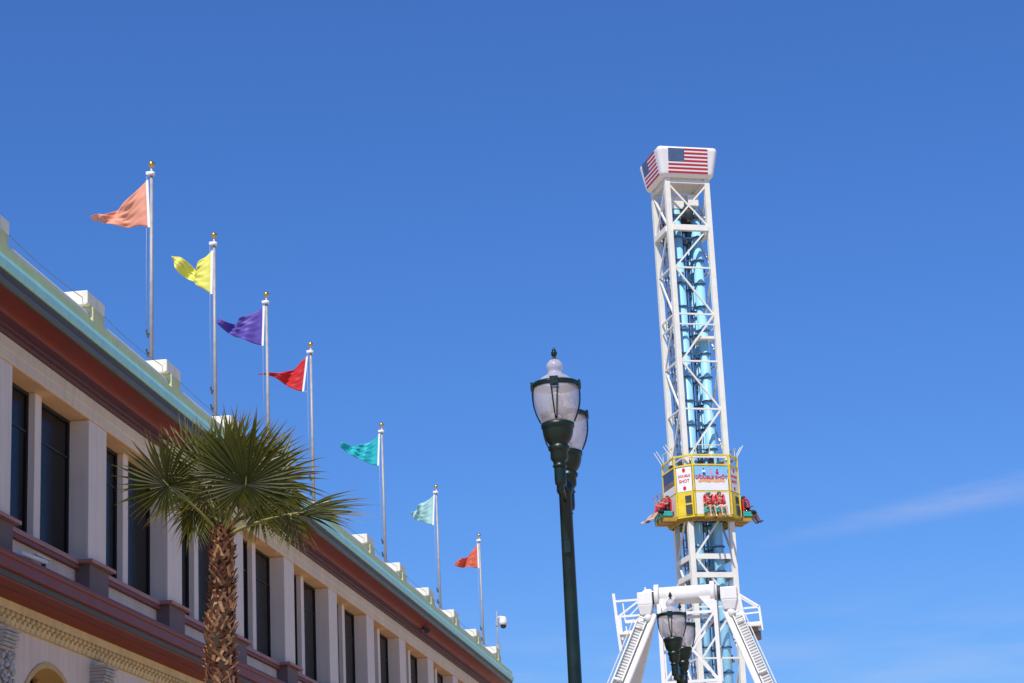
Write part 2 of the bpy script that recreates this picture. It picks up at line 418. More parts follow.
FL = {
 'orange':(0,[(-10.375,14.407),(-10.495,14.296),(-10.665,14.138),(-10.852,14.034),(-10.971,13.975),(-11.073,13.863),(-11.21,13.894),(-11.338,13.871)],[(-10.341,13.594),(-10.494,13.634),(-10.698,13.653),(-10.868,13.678),(-11.004,13.7),(-11.107,13.727),(-11.21,13.815),(-11.338,13.866)]),
 'yellow':(1,[(-10.34,14.389),(-10.452,14.29),(-10.583,14.207),(-10.659,14.08),(-10.752,14.184),(-10.882,14.291),(-11.013,14.332),(-11.088,14.349)],[(-10.36,13.577),(-10.475,13.665),(-10.642,13.775),(-10.697,13.856),(-10.809,13.923),(-10.939,14.011),(-11.014,14.132),(-11.079,14.271)]),
 'purple':(2,[(-10.355,14.454),(-10.492,14.365),(-10.656,14.297),(-10.778,14.246),(-10.901,14.205),(-11.002,14.183),(-11.145,14.206),(-11.276,14.269)],[(-10.391,13.646),(-10.562,13.703),(-10.743,13.78),(-10.864,13.852),(-10.985,13.904),(-11.086,13.974),(-11.187,14.055),(-11.278,14.145)]),
 'red':(3,[(-10.383,14.422),(-10.494,14.342),(-10.65,14.222),(-10.782,14.167),(-10.937,14.124),(-11.134,14.119),(-11.288,14.11),(-11.453,14.146)],[(-10.485,13.667),(-10.616,13.7),(-10.767,13.778),(-10.897,13.877),(-11.005,13.964),(-11.135,14.046),(-11.289,14.076),(-11.453,14.112)]),
 'teal':(4,[(-10.371,14.468),(-10.526,14.328),(-10.654,14.262),(-10.78,14.234),(-10.906,14.244),(-11.057,14.256),(-11.207,14.293),(-11.308,14.301)],[(-10.419,13.676),(-10.569,13.713),(-10.742,13.789),(-10.866,13.862),(-10.989,13.947),(-11.113,14.007),(-11.237,14.106),(-11.336,14.189)]),
 'pale':(5,[(-10.366,14.457),(-10.511,14.354),(-10.656,14.265),(-10.771,14.231),(-10.859,14.167),(-10.918,14.1),(-10.977,14.019),(-11.021,13.966)],[(-10.424,13.61),(-10.565,13.648),(-10.703,13.729),(-10.814,13.794),(-10.9,13.786),(-10.941,13.818),(-10.968,13.862),(-11.009,13.908)]),
 'coral':(6,[(-10.36,14.42),(-10.478,14.273),(-10.609,14.156),(-10.74,14.039),(-10.837,13.999),(-10.965,13.96),(-11.062,13.904),(-11.11,13.876)],[(-10.36,13.662),(-10.471,13.674),(-10.627,13.716),(-10.784,13.727),(-10.91,13.736),(-11.005,13.743),(-11.067,13.763),(-11.112,13.829)]),
}
FC = {'orange':(.94,.42,.27),'yellow':(.94,.88,.17),'purple':(.13,.08,.46),'red':(.70,.018,.022),'teal':(.015,.54,.60),'pale':(.44,.72,.70),'coral':(.78,.16,.09)}
FLAB = {'orange':'peach-orange pennant with ragged tip blowing left, flag nearest the camera','yellow':'lemon yellow pennant folded into a V by the wind','purple':'deep purple pennant streaming left on the third pole','red':'bright red pennant with long thin tail','teal':'teal turquoise pennant flying above the palm frond tip','pale':'pale aqua pennant with frayed short end','coral':'small coral-red pennant on the farthest flagpole'}
def catmull(P, t):
    n = len(P)-1; x = t*n; i = min(int(x), n-1); f = x-i
    p = [Vector(P[max(0,min(n,i+k))]) for k in (-1,0,1,2)]
    return .5*((2*p[1])+(p[2]-p[0])*f+(2*p[0]-5*p[1]+4*p[2]-p[3])*f*f+(3*p[1]-p[0]-3*p[2]+p[3])*f**3)
random.seed(11)
for key, (pi, T, Bt) in FL.items():
    yp = POLES[pi]; nu, nv = 44, 22; vs = []; fs = []
    ph = random.uniform(0,6.28); fq = random.uniform(1.25,1.8); sk = random.uniform(-1.2,1.2)
    for i in range(nu+1):
        s = i/nu; a = catmull(T, s); b = catmull(Bt, s)
        for j in range(nv+1):
            u = j/nv; q = a.lerp(b, u)
            amp = .12*min(1,s*1.6+.05)
            dy = amp*(math.sin(ph+2*math.pi*fq*s+sk*u*2)+.45*math.sin(1.7*ph+2*math.pi*2.9*s-2.2*u)) + .02*abs(math.sin(math.pi*(3.1*u+1.6*s)+ph))*min(1,3*s)+.014*abs(math.sin(math.pi*(5.3*u-3.7*s)+2*ph))*min(1,4*s)
            vs.append((q.x+10.3, dy-.01, q.y-14.0))
    for i in range(nu):
        for j in range(nv):
            k = i*(nv+1)+j; fs.append((k,k+1,k+nv+2,k+nv+1))
    m = MB(); m.add(vs, fs, 0, True)
    o = m.build('pennant_flag', cloth('cloth_'+key, FC[key]), None)
    o.location = (-10.3, yp, 14.0)
    sd = o.modifiers.new('Solidify','SOLIDIFY'); sd.thickness = .004; sd.offset = 0
    tag(o, FLAB[key], 'flag', 'pennants flying from the rooftop')
    h = MB(); a, b = Vector(vs[0]), Vector(vs[nv])
    h.add([a+Vector((.028,0,.01)), a+Vector((-.014,0,.0)), b+Vector((-.014,0,.0)), b+Vector((.028,0,-.01)),
           a+Vector((.028,-.012,.01)), a+Vector((-.014,-.012,.0)), b+Vector((-.014,-.012,.0)), b+Vector((.028,-.012,-.01))],
          [(0,1,2,3),(7,6,5,4),(0,4,5,1),(1,5,6,2),(2,6,7,3),(3,7,4,0)])
    h.build('heading_strip', M['capwhite'], o)
    l = MB()
    l.tube([(a.x+.02,0,a.z),(-.07,0,a.z+.03)],.006,6); l.tube([(b.x+.02,0,b.z),(-.07,0,b.z-.03)],.006,6)
    l.build('lanyard', M['rope'], o)

# bird wire strung between the pedestals
wr = MB(); pts = []
for k in range(len(PEDY)-1):
    a = PEDY[k]+.7; b = PEDY[k+1]+.05
    pts += [(-9.86, PEDY[k]+.1, 10.98)]
    for i in range(9):
        t = i/8; pts.append((-9.86, a+(b-a)*t, 10.98-.05*4*t*(1-t)))
wr.tube(pts, .005, 6)
tag(wr.build('wire', M['wire']), 'thin dark wire sagging between the white rooftop pedestals', 'wire')

# security cameras and floodlight
t = empty('dome_camera', (-9.84, Y1-.12, 10.66), label='white dome security camera on a thin mast at the far roof corner', cat='camera')
m = MB(); m.cyl((0,0,0),(0,0,1.62),.022,.018,10); m.box(-.05,.05,-.05,.05,.42,.58); m.box(-.04,.04,-.04,.04,1.15,1.32); m.build('mast', M['pole'], t)
m = MB(); m.tube([(0,0,1.40),(.13,0,1.44),(.18,0,1.36)],.022,8); m.build('bracket', M['camw'], t)
m = MB(); m.lathe([(.01,1.44),(.07,1.43),(.11,1.36),(.125,1.26),(.125,1.18),(.09,1.17)],(.19,0,0),20); m.build('housing', M['camw'], t)
m = MB(); m.lathe([(.10,1.178),(.095,1.13),(.07,1.08),(.03,1.06),(.001,1.055)],(.19,0,0),18); m.build('lens_dome', M['camd'], t)
t = empty('bullet_camera', (-9.62, 25.9, 6.72), label='white tube security camera on the lower red cornice at left', cat='camera')
m = MB(); m.cyl((0,-.40,.10),(0,.50,.13),.032,.040,14); m.box(-.035,.035,.1,.60,.168,.178); m.build('housing', M['camw'], t)
m = MB(); m.cyl((0,.503,.13),(0,.515,.13),.034,.034,12); m.build('lens', M['camd'], t)
m = MB(); m.cyl((0,.42,-.02),(0,.42,.10),.045,.03,12); m.build('mount', M['camd'], t)
t = empty('floodlight', (-9.66, 53.6, 9.87), label='small black floodlight fixed under the eave on the red cornice', cat='light')
m = MB(); m.cyl((-.12,0,.0),(.02,-.05,-.05),.03,.03,8); m.build('bracket', M['dark'], t)
m = MB(); m.cyl((.0,.08,-.07),(.02,-.12,-.08),.05,.075,12); m.build('lamp_head', M['dark'], t)

# ------------------------------------------------------------------ street lamps
def street_lamp(loc, rz):
    t = empty('street_lamp', loc, rz)
    m = MB()
    m.lathe([(.30,0),(.30,.12),(.24,.16),(.22,.5),(.17,.62),(.14,.75),(.105,.85),(.095,1.2),(.085,1.25),(.072,1.3),(.057,2.6),(.053,4.2),(.050,5.26),(.066,5.29),(.066,5.34),(.03,5.38),(.001,5.40)], n=28)
    m.box(-.025,.025,-.072,.05,4.78,4.88)
    m.build('post', M['lamp'], t)
    m = MB()
    m.beam((0,-.50,5.31),(0,.50,5.31),.05,.075); m.beam((0,-.46,5.385),(0,.46,5.385),.025,.03)
    for s in (-1,1):
        m.tube([(0,s*(.05+.34*i/10),5.20+.09*(i/10)**.6) for i in range(11)],.014,8)
        m.lathe([(.001,5.17),(.018,5.18),(.03,5.205),(.02,5.225),(.042,5.24),(.046,5.27),(.046,5.36),(.046,5.372)],(0,s*.50,0),18)
    m.build('crossarm', M['lamp'], t)
    R0 = 6.036
    for s in (-1,1):
        c = (0,s*.50,0)
        m = MB()
        m.lathe([(.042,5.373),(.055,5.378),(.055,5.392),(.044,5.40),(.048,5.415),(.064,5.435),(.069,5.445),(.069,5.50),(.073,5.507),(.083,5.515),(.083,5.54),(.072,5.548),(.072,5.555),(.084,5.57),(.101,5.595),(.114,5.63),(.120,5.665),(.121,5.685),(.130,5.69),(.131,5.722),(.105,5.735),(.001,5.735)],c,32)
        h = m.build('lantern', M['lamp'], t)
        m = MB()
        m.lathe([(.104,5.736),(.122,5.742),(.139,5.77),(.155,5.81),(.168,5.86),(.1755,5.91),(.1765,5.965),(.173,6.028)],c,36)
        m.build('globe', M['globe'], h)
        m = MB()
        m.lathe([(.126,6.054),(.126,6.076),(.116,6.090),(.094,6.104),(.070,6.118),(.056,6.133),(.054,6.148),(.063,6.162),(.067,6.182),(.062,6.206),(.046,6.228),(.03,6.243),(.001,6.246)],c,32)
        m.build('globe_top', M['globe'], h)
        m = MB(); m.lathe([(.03,6.247),(.012,6.255),(.012,6.268),(.022,6.278),(.024,6.30),(.014,6.315),(.018,6.322),(.008,6.332),(.001,6.345)],c,14); m.build('finial', M['lamp'], h)
        m = MB()
        m.lathe([(.166,6.012),(.179,6.012),(.183,6.020),(.183,6.044),(.178,6.052),(.112,6.056)],c,36)
        prof = [(.177,6.02),(.181,5.965),(.180,5.91),(.173,5.86),(.160,5.81),(.144,5.77),(.128,5.735)]
        for k in range(4):
            a = math.pi/2*k
            for dl in (-1,1):
                pts = []
                for i,(r,z) in enumerate(prof):
                    off = dl*.022*(1-i/(len(prof)-1))+dl*.004
                    x, yv = r+.004, off
                    pts.append((c[0]+x*math.cos(a)-yv*math.sin(a), c[1]+x*math.sin(a)+yv*math.cos(a), z))
                m.tube(pts,.006,6)
            m.beam((c[0]+.186*math.cos(a),c[1]+.186*math.sin(a),5.995),(c[0]+.186*math.cos(a),c[1]+.186*math.sin(a),6.062),.02,.066,up=(-math.sin(a),math.cos(a),0)); m.cyl((c[0]+.178*math.cos(a),c[1]+.178*math.sin(a),6.02),(c[0]+.198*math.cos(a),c[1]+.198*math.sin(a),6.02),.032,.022,10)
        m.build('cage', M['lamp'], h)
        m = MB(); m.cyl((c[0],c[1],5.736),(c[0],c[1],5.80),.05,.05,12); m.lathe([(.03,5.80),(.05,5.84),(.055,5.90),(.04,5.96),(.001,5.98)],c,16); m.build('bulb', M['camw'], h)
    return t
L1 = street_lamp((-1.925,17.1,0), rad(3))
tag(L1, 'tall dark green twin-globe street lamp standing clear against the blue sky', 'street lamp', 'twin-globe street lamps')
L2 = dup(L1); L2.location = (-1.905,29.4,0); L2.rotation_euler = (0,0,rad(-3))
tag(L2, 'smaller, farther twin-globe street lamp in front of the white ride frame', 'street lamp', 'twin-globe street lamps')

# ------------------------------------------------------------------ palm tree
def leaf_mat(k=1., name='palm_leaf'):
    m = bpy.data.materials.new(name); m.use_nodes = True
    N = m.node_tree.nodes; L = m.node_tree.links; b = N['Principled BSDF']
    at = N.new('ShaderNodeAttribute'); at.attribute_name = 'tip'
    r = N.new('ShaderNodeValToRGB'); L.new(at.outputs['Fac'], r.inputs['Fac'])
    e = r.color_ramp.elements
    e[0].position = 0; e[0].color = (.024,.033,.005,1); e[1].position = 1; e[1].color = (.24,.17,.07,1)
    x = e.new(.74); x.color = (.085,.088,.012,1); x = e.new(.93); x.color = (.19,.15,.035,1)
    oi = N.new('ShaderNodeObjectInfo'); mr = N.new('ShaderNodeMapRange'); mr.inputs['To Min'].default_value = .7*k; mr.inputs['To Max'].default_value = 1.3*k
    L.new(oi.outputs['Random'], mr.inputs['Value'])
    tc = N.new('ShaderNodeTexCoord'); n = N.new('ShaderNodeTexNoise'); n.inputs['Scale'].default_value = 10
    L.new(tc.outputs['Object'], n.inputs['Vector'])
    m2 = N.new('ShaderNodeMapRange'); m2.inputs['To Min'].default_value = .6; m2.inputs['To Max'].default_value = 1.4; L.new(n.outputs['Fac'], m2.inputs['Value'])
    mu = N.new('ShaderNodeMath'); mu.operation = 'MULTIPLY'; L.new(mr.outputs['Result'], mu.inputs[0]); L.new(m2.outputs['Result'], mu.inputs[1])
    vm = N.new('ShaderNodeVectorMath'); vm.operation = 'SCALE'; L.new(r.outputs['Color'], vm.inputs[0]); L.new(mu.outputs[0], vm.inputs['Scale'])
    L.new(vm.outputs[0], b.inputs['Base Color']); b.inputs['Roughness'].default_value = .42; b.inputs['Specular IOR Level'].default_value = .3
    t = N.new('ShaderNodeBsdfTranslucent'); v2 = N.new('ShaderNodeVectorMath'); v2.operation = 'MULTIPLY'; v2.inputs[1].default_value = (1.4,1.5,.6)
    L.new(vm.outputs[0], v2.inputs[0]); L.new(v2.outputs[0], t.inputs['Color'])
    mx = N.new('ShaderNodeMixShader'); mx.inputs[0].default_value = .22
    L.new(b.outputs[0], mx.inputs[1]); L.new(t.outputs[0], mx.inputs[2]); L.new(mx.outputs[0], N['Material Output'].inputs['Surface'])
    return m
M['leaf'] = leaf_mat(); M['leaflit'] = leaf_mat(2.2, 'palm_leaf_lit')  # second is a brighter copy: light from below put into the lower fronds' colour
M['petiole'] = mat('petiole', (.26,.25,.07), .5, .2, 8)
M['boot1'] = mat('boot_bark', (.20,.085,.042), .8, .4, 14, .5, 50)
M['boot2'] = mat('boot_cut', (.52,.30,.155), .8, .3, 14, .4, 50)
M['bark']  = mat('palm_fibre', (.04,.022,.014), .95, .3, 20, .6, 60)
PX, PYY = -7.235, 26.0
CT = Vector((-7.20, 26.0, 6.98))
P = empty('palm_tree', (PX,PYY,0), label='fan palm with shaggy brown trunk in front of the cream building', cat='tree')
tr = MB()
tr.tube([(0,0,0),(-.02,0,1.5),(-.02,0,3.5),(-.015,0,5.2),(.01,0,6.2),(.03,0,6.85),(.035,0,7.12)],[.30,.22,.185,.172,.14,.112,.08],20,0)
random.seed(5)
ang = 0.; z = 2.2
while z < 7.03:
    R = .178-.060*max(0,(z-5.3)/1.7)
    ang += rad(137.5)+random.uniform(-.3,.3); z += .0082
    ca, sa = math.cos(ang), math.sin(ang)
    rad_v = Vector((ca,sa,0)); tan = Vector((-sa,ca,0)); up = Vector((0,0,1))
    cx = .012*math.sin(z)+(.02 if z > 6 else 0)
    base = Vector((cx,0,z))+rad_v*(R-.03)
    wv = random.uniform(.034,.060); ln = random.uniform(.05,.12); out = random.uniform(.035,.10)
    for sg_ in (-1,1):                                # each old leaf base is split into two diverging prongs
        lean = sg_*random.uniform(.02,.06)
        a0 = base+tan*(sg_*wv-.022)-up*.03; b0 = base+tan*(sg_*wv+.022)-up*.03
        tip = base+rad_v*(out+random.uniform(-.015,.015))+up*ln*random.uniform(.7,1.2)+tan*(sg_*wv*.5-lean)
        w2 = random.uniform(.010,.024)
        a1 = tip-tan*w2; b1 = tip+tan*w2; th = rad_v*-.022-up*.012
        vs = [a0+rad_v*.015,b0+rad_v*.015,b1,a1,a0+th,b0+th,b1+th,a1+th]
        tr.add(vs, [(0,1,2,3)], 1 if random.random() < .6 else 2); tr.add(vs, [(4,7,6,5),(0,3,7,4),(1,5,6,2)], 1); tr.add(vs, [(3,2,6,7)], 2)
tr.build('trunk', [M['bark'],M['boot1'],M['boot2']], P, fix=False)
def frond(hub, normal, axis, rad_len, spread=155, nseg=44, droop=.25, seed=0, petiole=True, dead=False, lit=False):
    """costapalmate fan: hub = where the petiole ends, axis = outward direction of the middle segment"""
    rnd = random.Random(seed)
    nrm = Vector(normal).normalized(); ax = Vector(axis); ax = (ax - nrm*ax.dot(nrm)).normalized(); side = nrm.cross(ax)
    hub = Vector(hub); vs = []; fs = []; tips = []
    d = 2*rad(spread)/nseg
    for k in range(nseg):
        th = -rad(spread)+d*(k+.5)+rnd.uniform(-.35,.35)*d
        length = rad_len*(.62+.38*math.cos(th*.62))*rnd.uniform(.86,1.06)
        if rnd.random() < .05: length *= rnd.uniform(.55,.8)
        dr = ax*math.cos(th)+side*math.sin(th); pr = -ax*math.sin(th)+side*math.cos(th)
        fold = .55 if k % 2 else .55
        st = [0,.15,.35,.5,.64,.8,.92,1.0]; o = len(vs)
        bend = rnd.uniform(.6,1.4)*droop; tw = rnd.uniform(-.12,.12); cup = .18
        for s in st:
            r = length*s
            wd = math.tan(d/2)*r*1.06 if s < .5 else math.tan(d/2)*length*.5*1.06*(1-((s-.5)/.5)**.85)
            wd = max(wd,.0012)
            c = hub+dr*r+nrm*(cup*r*(1-s*.9)) + Vector((0,0,-1))*(bend*length*max(0,s-.35)**2*1.1) + pr*(tw*r*s)
            vs += [c-pr*wd+nrm*wd*fold*.0, c-nrm*wd*fold, c+pr*wd]
            tips += [s*(1.0 if not dead else 1.0)+rnd.uniform(-.03,.03)]*3
        for i in range(len(st)-1):
            b_ = o+i*3; fs += [(b_,b_+1,b_+4,b_+3),(b_+1,b_+2,b_+5,b_+4)]
    nleaf = len(vs)
    m = MB(); m.add(vs, fs, 0, False)
    if petiole:
        s0 = CT-Vector((PX,PYY,0)) ; p0 = Vector((s0.x,s0.y,s0.z-.06))
        h = hub; mid = (p0+h)/2+Vector((0,0,.10))
        pts = [p0.lerp(mid,t).lerp(mid.lerp(h,t),t) for t in [i/7 for i in range(8)]]
        m.tube(pts+[h+ax*.10+nrm*.01],[.028,.024,.02,.018,.016,.014,.013,.012,.005],6,1)
    o = m.build('frond', [M['leaflit' if lit else 'leaf'],M['petiole']], P, fix=False)
    a = o.data.attributes.new('tip','FLOAT','POINT')
    vals = tips+[0.3]*(len(o.data.vertices)-nleaf)
    a.data.foreach_set('value', vals)
    return o
# fronds that read singly in the photograph: hub x, y, z (relative to the tree), facing, axis, size
def H(x, y, z): return (x-PX, y-PYY, z)
spec = [
 (H(-7.64,25.15,7.44), (-.20,-.93,-.24), (-.6,-.1,.75), .80, 172, .10),     # left fan facing the camera
 (H(-6.70,25.25,7.40), (.14,-.92,-.28), (.15,-.3,.9), .98, 165, .10),       # big central fan
 (H(-7.22,25.7,7.62), (-.10,-.85,.05), (-.25,.1,.95), .92, 125, .06),       # upper left
 (H(-6.92,26.2,7.75), (.1,-.75,.35), (.25,.2,.9), .95, 110, .06),           # upper right
 (H(-6.58,25.9,7.55), (.35,-.75,.1), (.8,.1,.5), .80, 110, .12),            # right
 (H(-6.22,25.75,7.08), (.05,-.55,.83), (.98,-.1,.22), 1.02, 32, .05),       # right tail reaching out, seen nearly edge on
 (H(-6.20,25.72,7.10), (.05,-.75,.4), (.98,-.1,.10), .84, 30, .08),
 (H(-6.26,25.70,7.08), (.6,-.7,.1), (.05,-.3,-.95), .54, 75, .05),          # its drooping half
 (H(-7.50,25.8,7.72), (-.3,-.85,-.05), (-.7,.1,.7), .82, 130, .08),
 (H(-6.95,25.6,7.62), (.25,-.85,-.1), (.5,-.1,.8), .90, 140, .08),
 (H(-7.05,25.9,7.85), (.0,-.8,.3), (.1,.1,1.), .78, 100, .05),
 (H(-7.66,26.3,7.60), (-.45,-.4,.8), (-.9,.2,.35), .82, 115, .2),
 (H(-7.56,26.0,7.28), (-.5,-.8,-.1), (-.4,-.1,-.85), .50, 95, .15),
 (H(-6.75,26.0,7.25), (.3,-.9,-.1), (.5,-.1,-.75), .48, 90, .2),
 (H(-7.15,26.7,7.85), (.0,.5,.85), (.0,.6,.8), .92, 125, .15),
 (H(-7.6,26.8,7.70), (-.4,.5,.75), (-.6,.7,.4), .86, 120, .25),
 (H(-6.75,26.8,7.60), (.4,.5,.75), (.5,.7,.5), .78, 120, .25),
]
for i, (h, nn, ax, L_, sp, dp) in enumerate(spec):
    frond(h, nn, ax, L_, sp, int(52*min(1,sp/140)), dp, 100+i, lit=(i in (7,12,13)))
# young spear leaves in the centre
m = MB(); random.seed(9)
for k in range(9):
    a = random.uniform(0,6.28); e = random.uniform(.1,.3)
    b0 = CT-Vector((PX,PYY,0))
    m.tube([b0, b0+Vector((e*.3*math.cos(a),e*.3*math.sin(a),.35)), b0+Vector((e*math.cos(a),e*math.sin(a),random.uniform(.7,1.05)))],[.03,.02,.003],6)
m.build('spear_leaf', M['petiole'], P)

# ------------------------------------------------------------------ drop tower
TX, TY, TR = -5.78, 117.0, rad(22.3)
T = empty('drop_tower', (TX,TY,0), TR, label='tall cream lattice drop ride tower with blue tubes and a flag sign on top', cat='ride tower')
S = 1.3; LW = .285
zt = 43.49
lm = MB(); lm.box(-LW/2,LW/2,-LW/2,LW/2,0,zt)
leg = lm.build('leg', M['cream'], T)
leg.location = (-S+LW/2,-S+LW/2,0)
for sx, sy in ((1,-1),(1,1),(-1,1)):
    l = leg.copy(); col.objects.link(l); l.parent = T; l.location = (sx*(S-LW/2), sy*(S-LW/2), 0)
    # the mesh is shared, each leg stays an object of its own
LEV = [40.6,38.3,35.63,32.95,30.27,27.6,24.9,22.2,19.5,16.8,14.1,11.4,8.7,6.0,3.3]
def face_lattice():
    m = MB(); yf = -S+.07; a = -S+LW; b = S-LW
    m.beam((a,yf,43.30),(b,yf,43.30),.12,.16); m.beam((a,yf,40.6),(b,yf,40.6),.26,.32)
    m.beam((a,yf,43.05),(b,yf,40.78),.09); m.beam((a,yf+.012,40.78),(b,yf+.012,43.05),.09)
    for i in range(1,len(LEV)):
        zl, zh = LEV[i], LEV[i-1]
        thick = .09 if i not in (7,) else .28
        m.beam((a,yf,zl),(b,yf,zl),.09,thick)
        if i % 2: m.beam((a,yf+.013,zl),(b,yf+.013,zh),.09)
        else: m.beam((a,yf+.013,zh),(b,yf+.013,zl),.09)
    m.beam((a,yf,21.2),(b,yf,21.2),.15,.28)
    m.beam((a,yf+.005,35.05),(b,yf+.005,35.05),.07)
    return m
fl = face_lattice().build('bracing', M['cream'], T)
for k in (1,2,3):
    f = fl.copy(); col.objects.link(f); f.parent = T; f.rotation_euler = (0,0,math.pi/2*k)
tb = MB(); tb.cyl((0,0,0),(0,0,41.8),.275,.275,24)
tub = tb.build('lift_tube', M['tube'], T)
b = .56; tub.location = (-b,-b,0)
for sx, sy in ((1,-1),(1,1),(-1,1)):
    l = tub.copy(); col.objects.link(l); l.parent = T; l.location = (sx*b, sy*b, 0)
def clamp(ties):
    ck = MB()
    for sx, sy in ((-1,-1),(1,-1),(1,1),(-1,1)):
        ck.lathe([(.27,0.),(.345,0),(.345,.085),(.27,.085)],(sx*b,sy*b,0),16)
    for s in (-1,1):
        ck.beam((-b+.3,s*b,.05),(b-.3,s*b,.05),.1,.06); ck.beam((s*b,-b+.3,.05),(s*b,b-.3,.05),.1,.06)
        if ties: ck.beam((s*(b+.33),s*b,.05),(s*(S-.3),s*b,.05),.08,.05); ck.beam((s*b,-s*(b+.33),.05),(s*b,-s*(S-.3),.05),.08,.05)
    return ck.build('tube_clamp', M['tubeshade'], T)
ckA, ckB = clamp(True), clamp(False); ckA.location = (0,0,4.); ckB.location = (0,0,5.34)
for i in range(1,14): inst(ckA, 0, 0, 2.68*i); inst(ckB, 0, 0, 2.68*i)
ld = MB()
LX, LY = -S+.20, .05
for s in (-.24,.24): ld.beam((LX,LY+s,1),(LX,LY+s,42),.07)
z = 1.3
while z < 42: ld.cyl((LX,LY-.24,z),(LX,LY+.24,z),.03,.03,6); z += .40
z = 3.
while z < 42:                                         # safety hoops
    ld.tube([(LX+.45*math.sin(math.pi*i/8)*.9,LY-.33*math.cos(math.pi*i/8),z) for i in range(9)],.022,5); z += 1.1
ld.build('ladder', M['ladder'], T)
cbm = MB()
for (x,y) in ((.95,.25),(.9,-.15),(.15,.95),(-.1,-.2),(.1,-.25),(.75,.8)): cbm.cyl((x,y,0),(x,y,42),.03,.03,6)
z = 6.
while z < 41: cbm.box(.82,1.05,-.22,.32,z,z+.3); z += 5.4
cbm.build('cable_run', M['dark'], T)
mc = MB(); mc.box(-.9,-.1,-.75,.7,41.9,42.6,1); mc.box(.15,.75,-.8,.1,42.1,42.7,1); mc.cyl((-.2,-.9,41.6),(.25,-.9,41.6),.35,.35,14,0); mc.box(-1.0,1.0,-.3,.9,41.0,41.5,0); mc.box(-.9,.8,-.95,-.85,41.35,41.5,0)
mc.box(.25,.7,.2,.8,41.5,42.5,0); mc.cyl((-.75,.2,41.3),(-.75,.9,41.3),.3,.3,12,0)
mc.build('hoist_gear', [M['dark'],M['cream']], T)
pf = MB(); pf.box(.05,S-.34,-S+.1,.2,34.25,34.40); pf.build('platform', M['cream'], T)
# flag sign on top: flared box with a flag on each side
sg = MB(); hb0, hb1, z0, z1 = 1.52, 1.80, 43.50, 45.25
sg.frustum(0,0,z0,hb0,hb0,z1,hb1,hb1)
sign = sg.build('top_sign', M['capwhite'], T)
bv = sign.modifiers.new('Bevel','BEVEL'); bv.width = .26; bv.segments = 5; bv.limit_method = 'ANGLE'
def us_flag():
    m = MB(); W_, H_ = 2.30, 1.40; t = .012
    tilt = math.atan2(hb1-hb0, z1-z0)
    cx = 0; cz = (z0+z1)/2+.02; cy = -(hb0+hb1)/2
    def q(u0,u1,v0,v1,mi,e):
        vs = []
        for (u,v) in ((u0,v0),(u1,v0),(u1,v1),(u0,v1)):
            for k in (0,1):
                vs.append((u, cy-math.sin(tilt)*v-math.cos(tilt)*(e if k else -.01), cz+math.cos(tilt)*v-math.sin(tilt)*(e if k else -.01)))
        m.add(vs, [(1,3,5,7),(0,6,4,2),(0,2,3,1),(2,4,5,3),(4,6,7,5),(6,0,1,7)], mi)
    q(-W_/2,W_/2,-H_/2,H_/2,0,t)
    sh = H_/13; ux = -W_/2+W_*.4
    for k in range(13):
        if k % 2 == 0:
            v1 = H_/2-sh*k+.006; q((ux+.001 if k < 7 else -W_/2),W_/2,v1-sh-.012,v1,1,t+.004)
    q(-W_/2,ux,H_/2-7*sh,H_/2,2,t+.006)
    cw, ch = W_*.4, 7*sh
    for rI in range(9):
        for cI in range(6 if rI % 2 == 0 else 5):
            u = -W_/2+cw*((cI*2+1+(rI%2))/12); v = H_/2-ch*(rI+1)/10
            pts = []
            for k in range(10):
                rr = .027 if k % 2 == 0 else .011; a = math.pi/2+math.pi*k/5
                uu, vv = u+rr*math.cos(a), v+rr*math.sin(a); e = t+.010
                pts.append((uu, cy-math.sin(tilt)*vv-math.cos(tilt)*e, cz+math.cos(tilt)*vv-math.sin(tilt)*e))
            m.add(pts, [tuple(range(10))], 3)
    return m.build('flag_panel', [M['capwhite'],M['flagred'],M['flagblue'],M['capwhite']], sign, fix=False)
uf0 = us_flag()
for k in (1,2,3):
    f = uf0.copy(); col.objects.link(f); f.parent = sign; f.rotation_euler = (0,0,math.pi/2*k)

# ------------------------------------------------------------------ passenger carriage
CZ = 24.19
C_ = empty('ride_carriage', (TX,TY,CZ), TR, label='yellow ring carriage with sign panels and seats around the tower', cat='ride carriage')
A_, H_ = 1.78, 1.02
OCT = [(-H_,-A_),(H_,-A_),(A_,-H_),(A_,H_),(H_,A_),(-H_,A_),(-A_,H_),(-A_,-H_)]
def ring_floor(m, z0, z1, out, inn, mi=0):
    so = out; vo = [(x*so,y*so) for x,y in OCT]; vi = [(x*inn,y*inn) for x,y in OCT]; n = 8
    vs = [(x,y,z0) for x,y in vo]+[(x,y,z0) for x,y in vi]+[(x,y,z1) for x,y in vo]+[(x,y,z1) for x,y in vi]
    fs = []
    for i in range(n):
        j = (i+1)%n
        fs += [(i,n+i,n+j,j),(2*n+i,2*n+j,3*n+j,3*n+i),(i,j,2*n+j,2*n+i),(n+i,3*n+i,3*n+j,n+j)]
    m.add(vs, fs, mi)
m = MB(); ring_floor(m,.06,.17,1.0,.80); ring_floor(m,1.36,1.44,1.0,.86); m.build('deck', M['yellow'], C_)
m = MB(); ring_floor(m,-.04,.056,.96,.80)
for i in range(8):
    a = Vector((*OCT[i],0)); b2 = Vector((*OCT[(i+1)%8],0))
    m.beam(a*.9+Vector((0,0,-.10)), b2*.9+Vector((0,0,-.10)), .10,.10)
m.build('underframe', M['yelund'], C_)
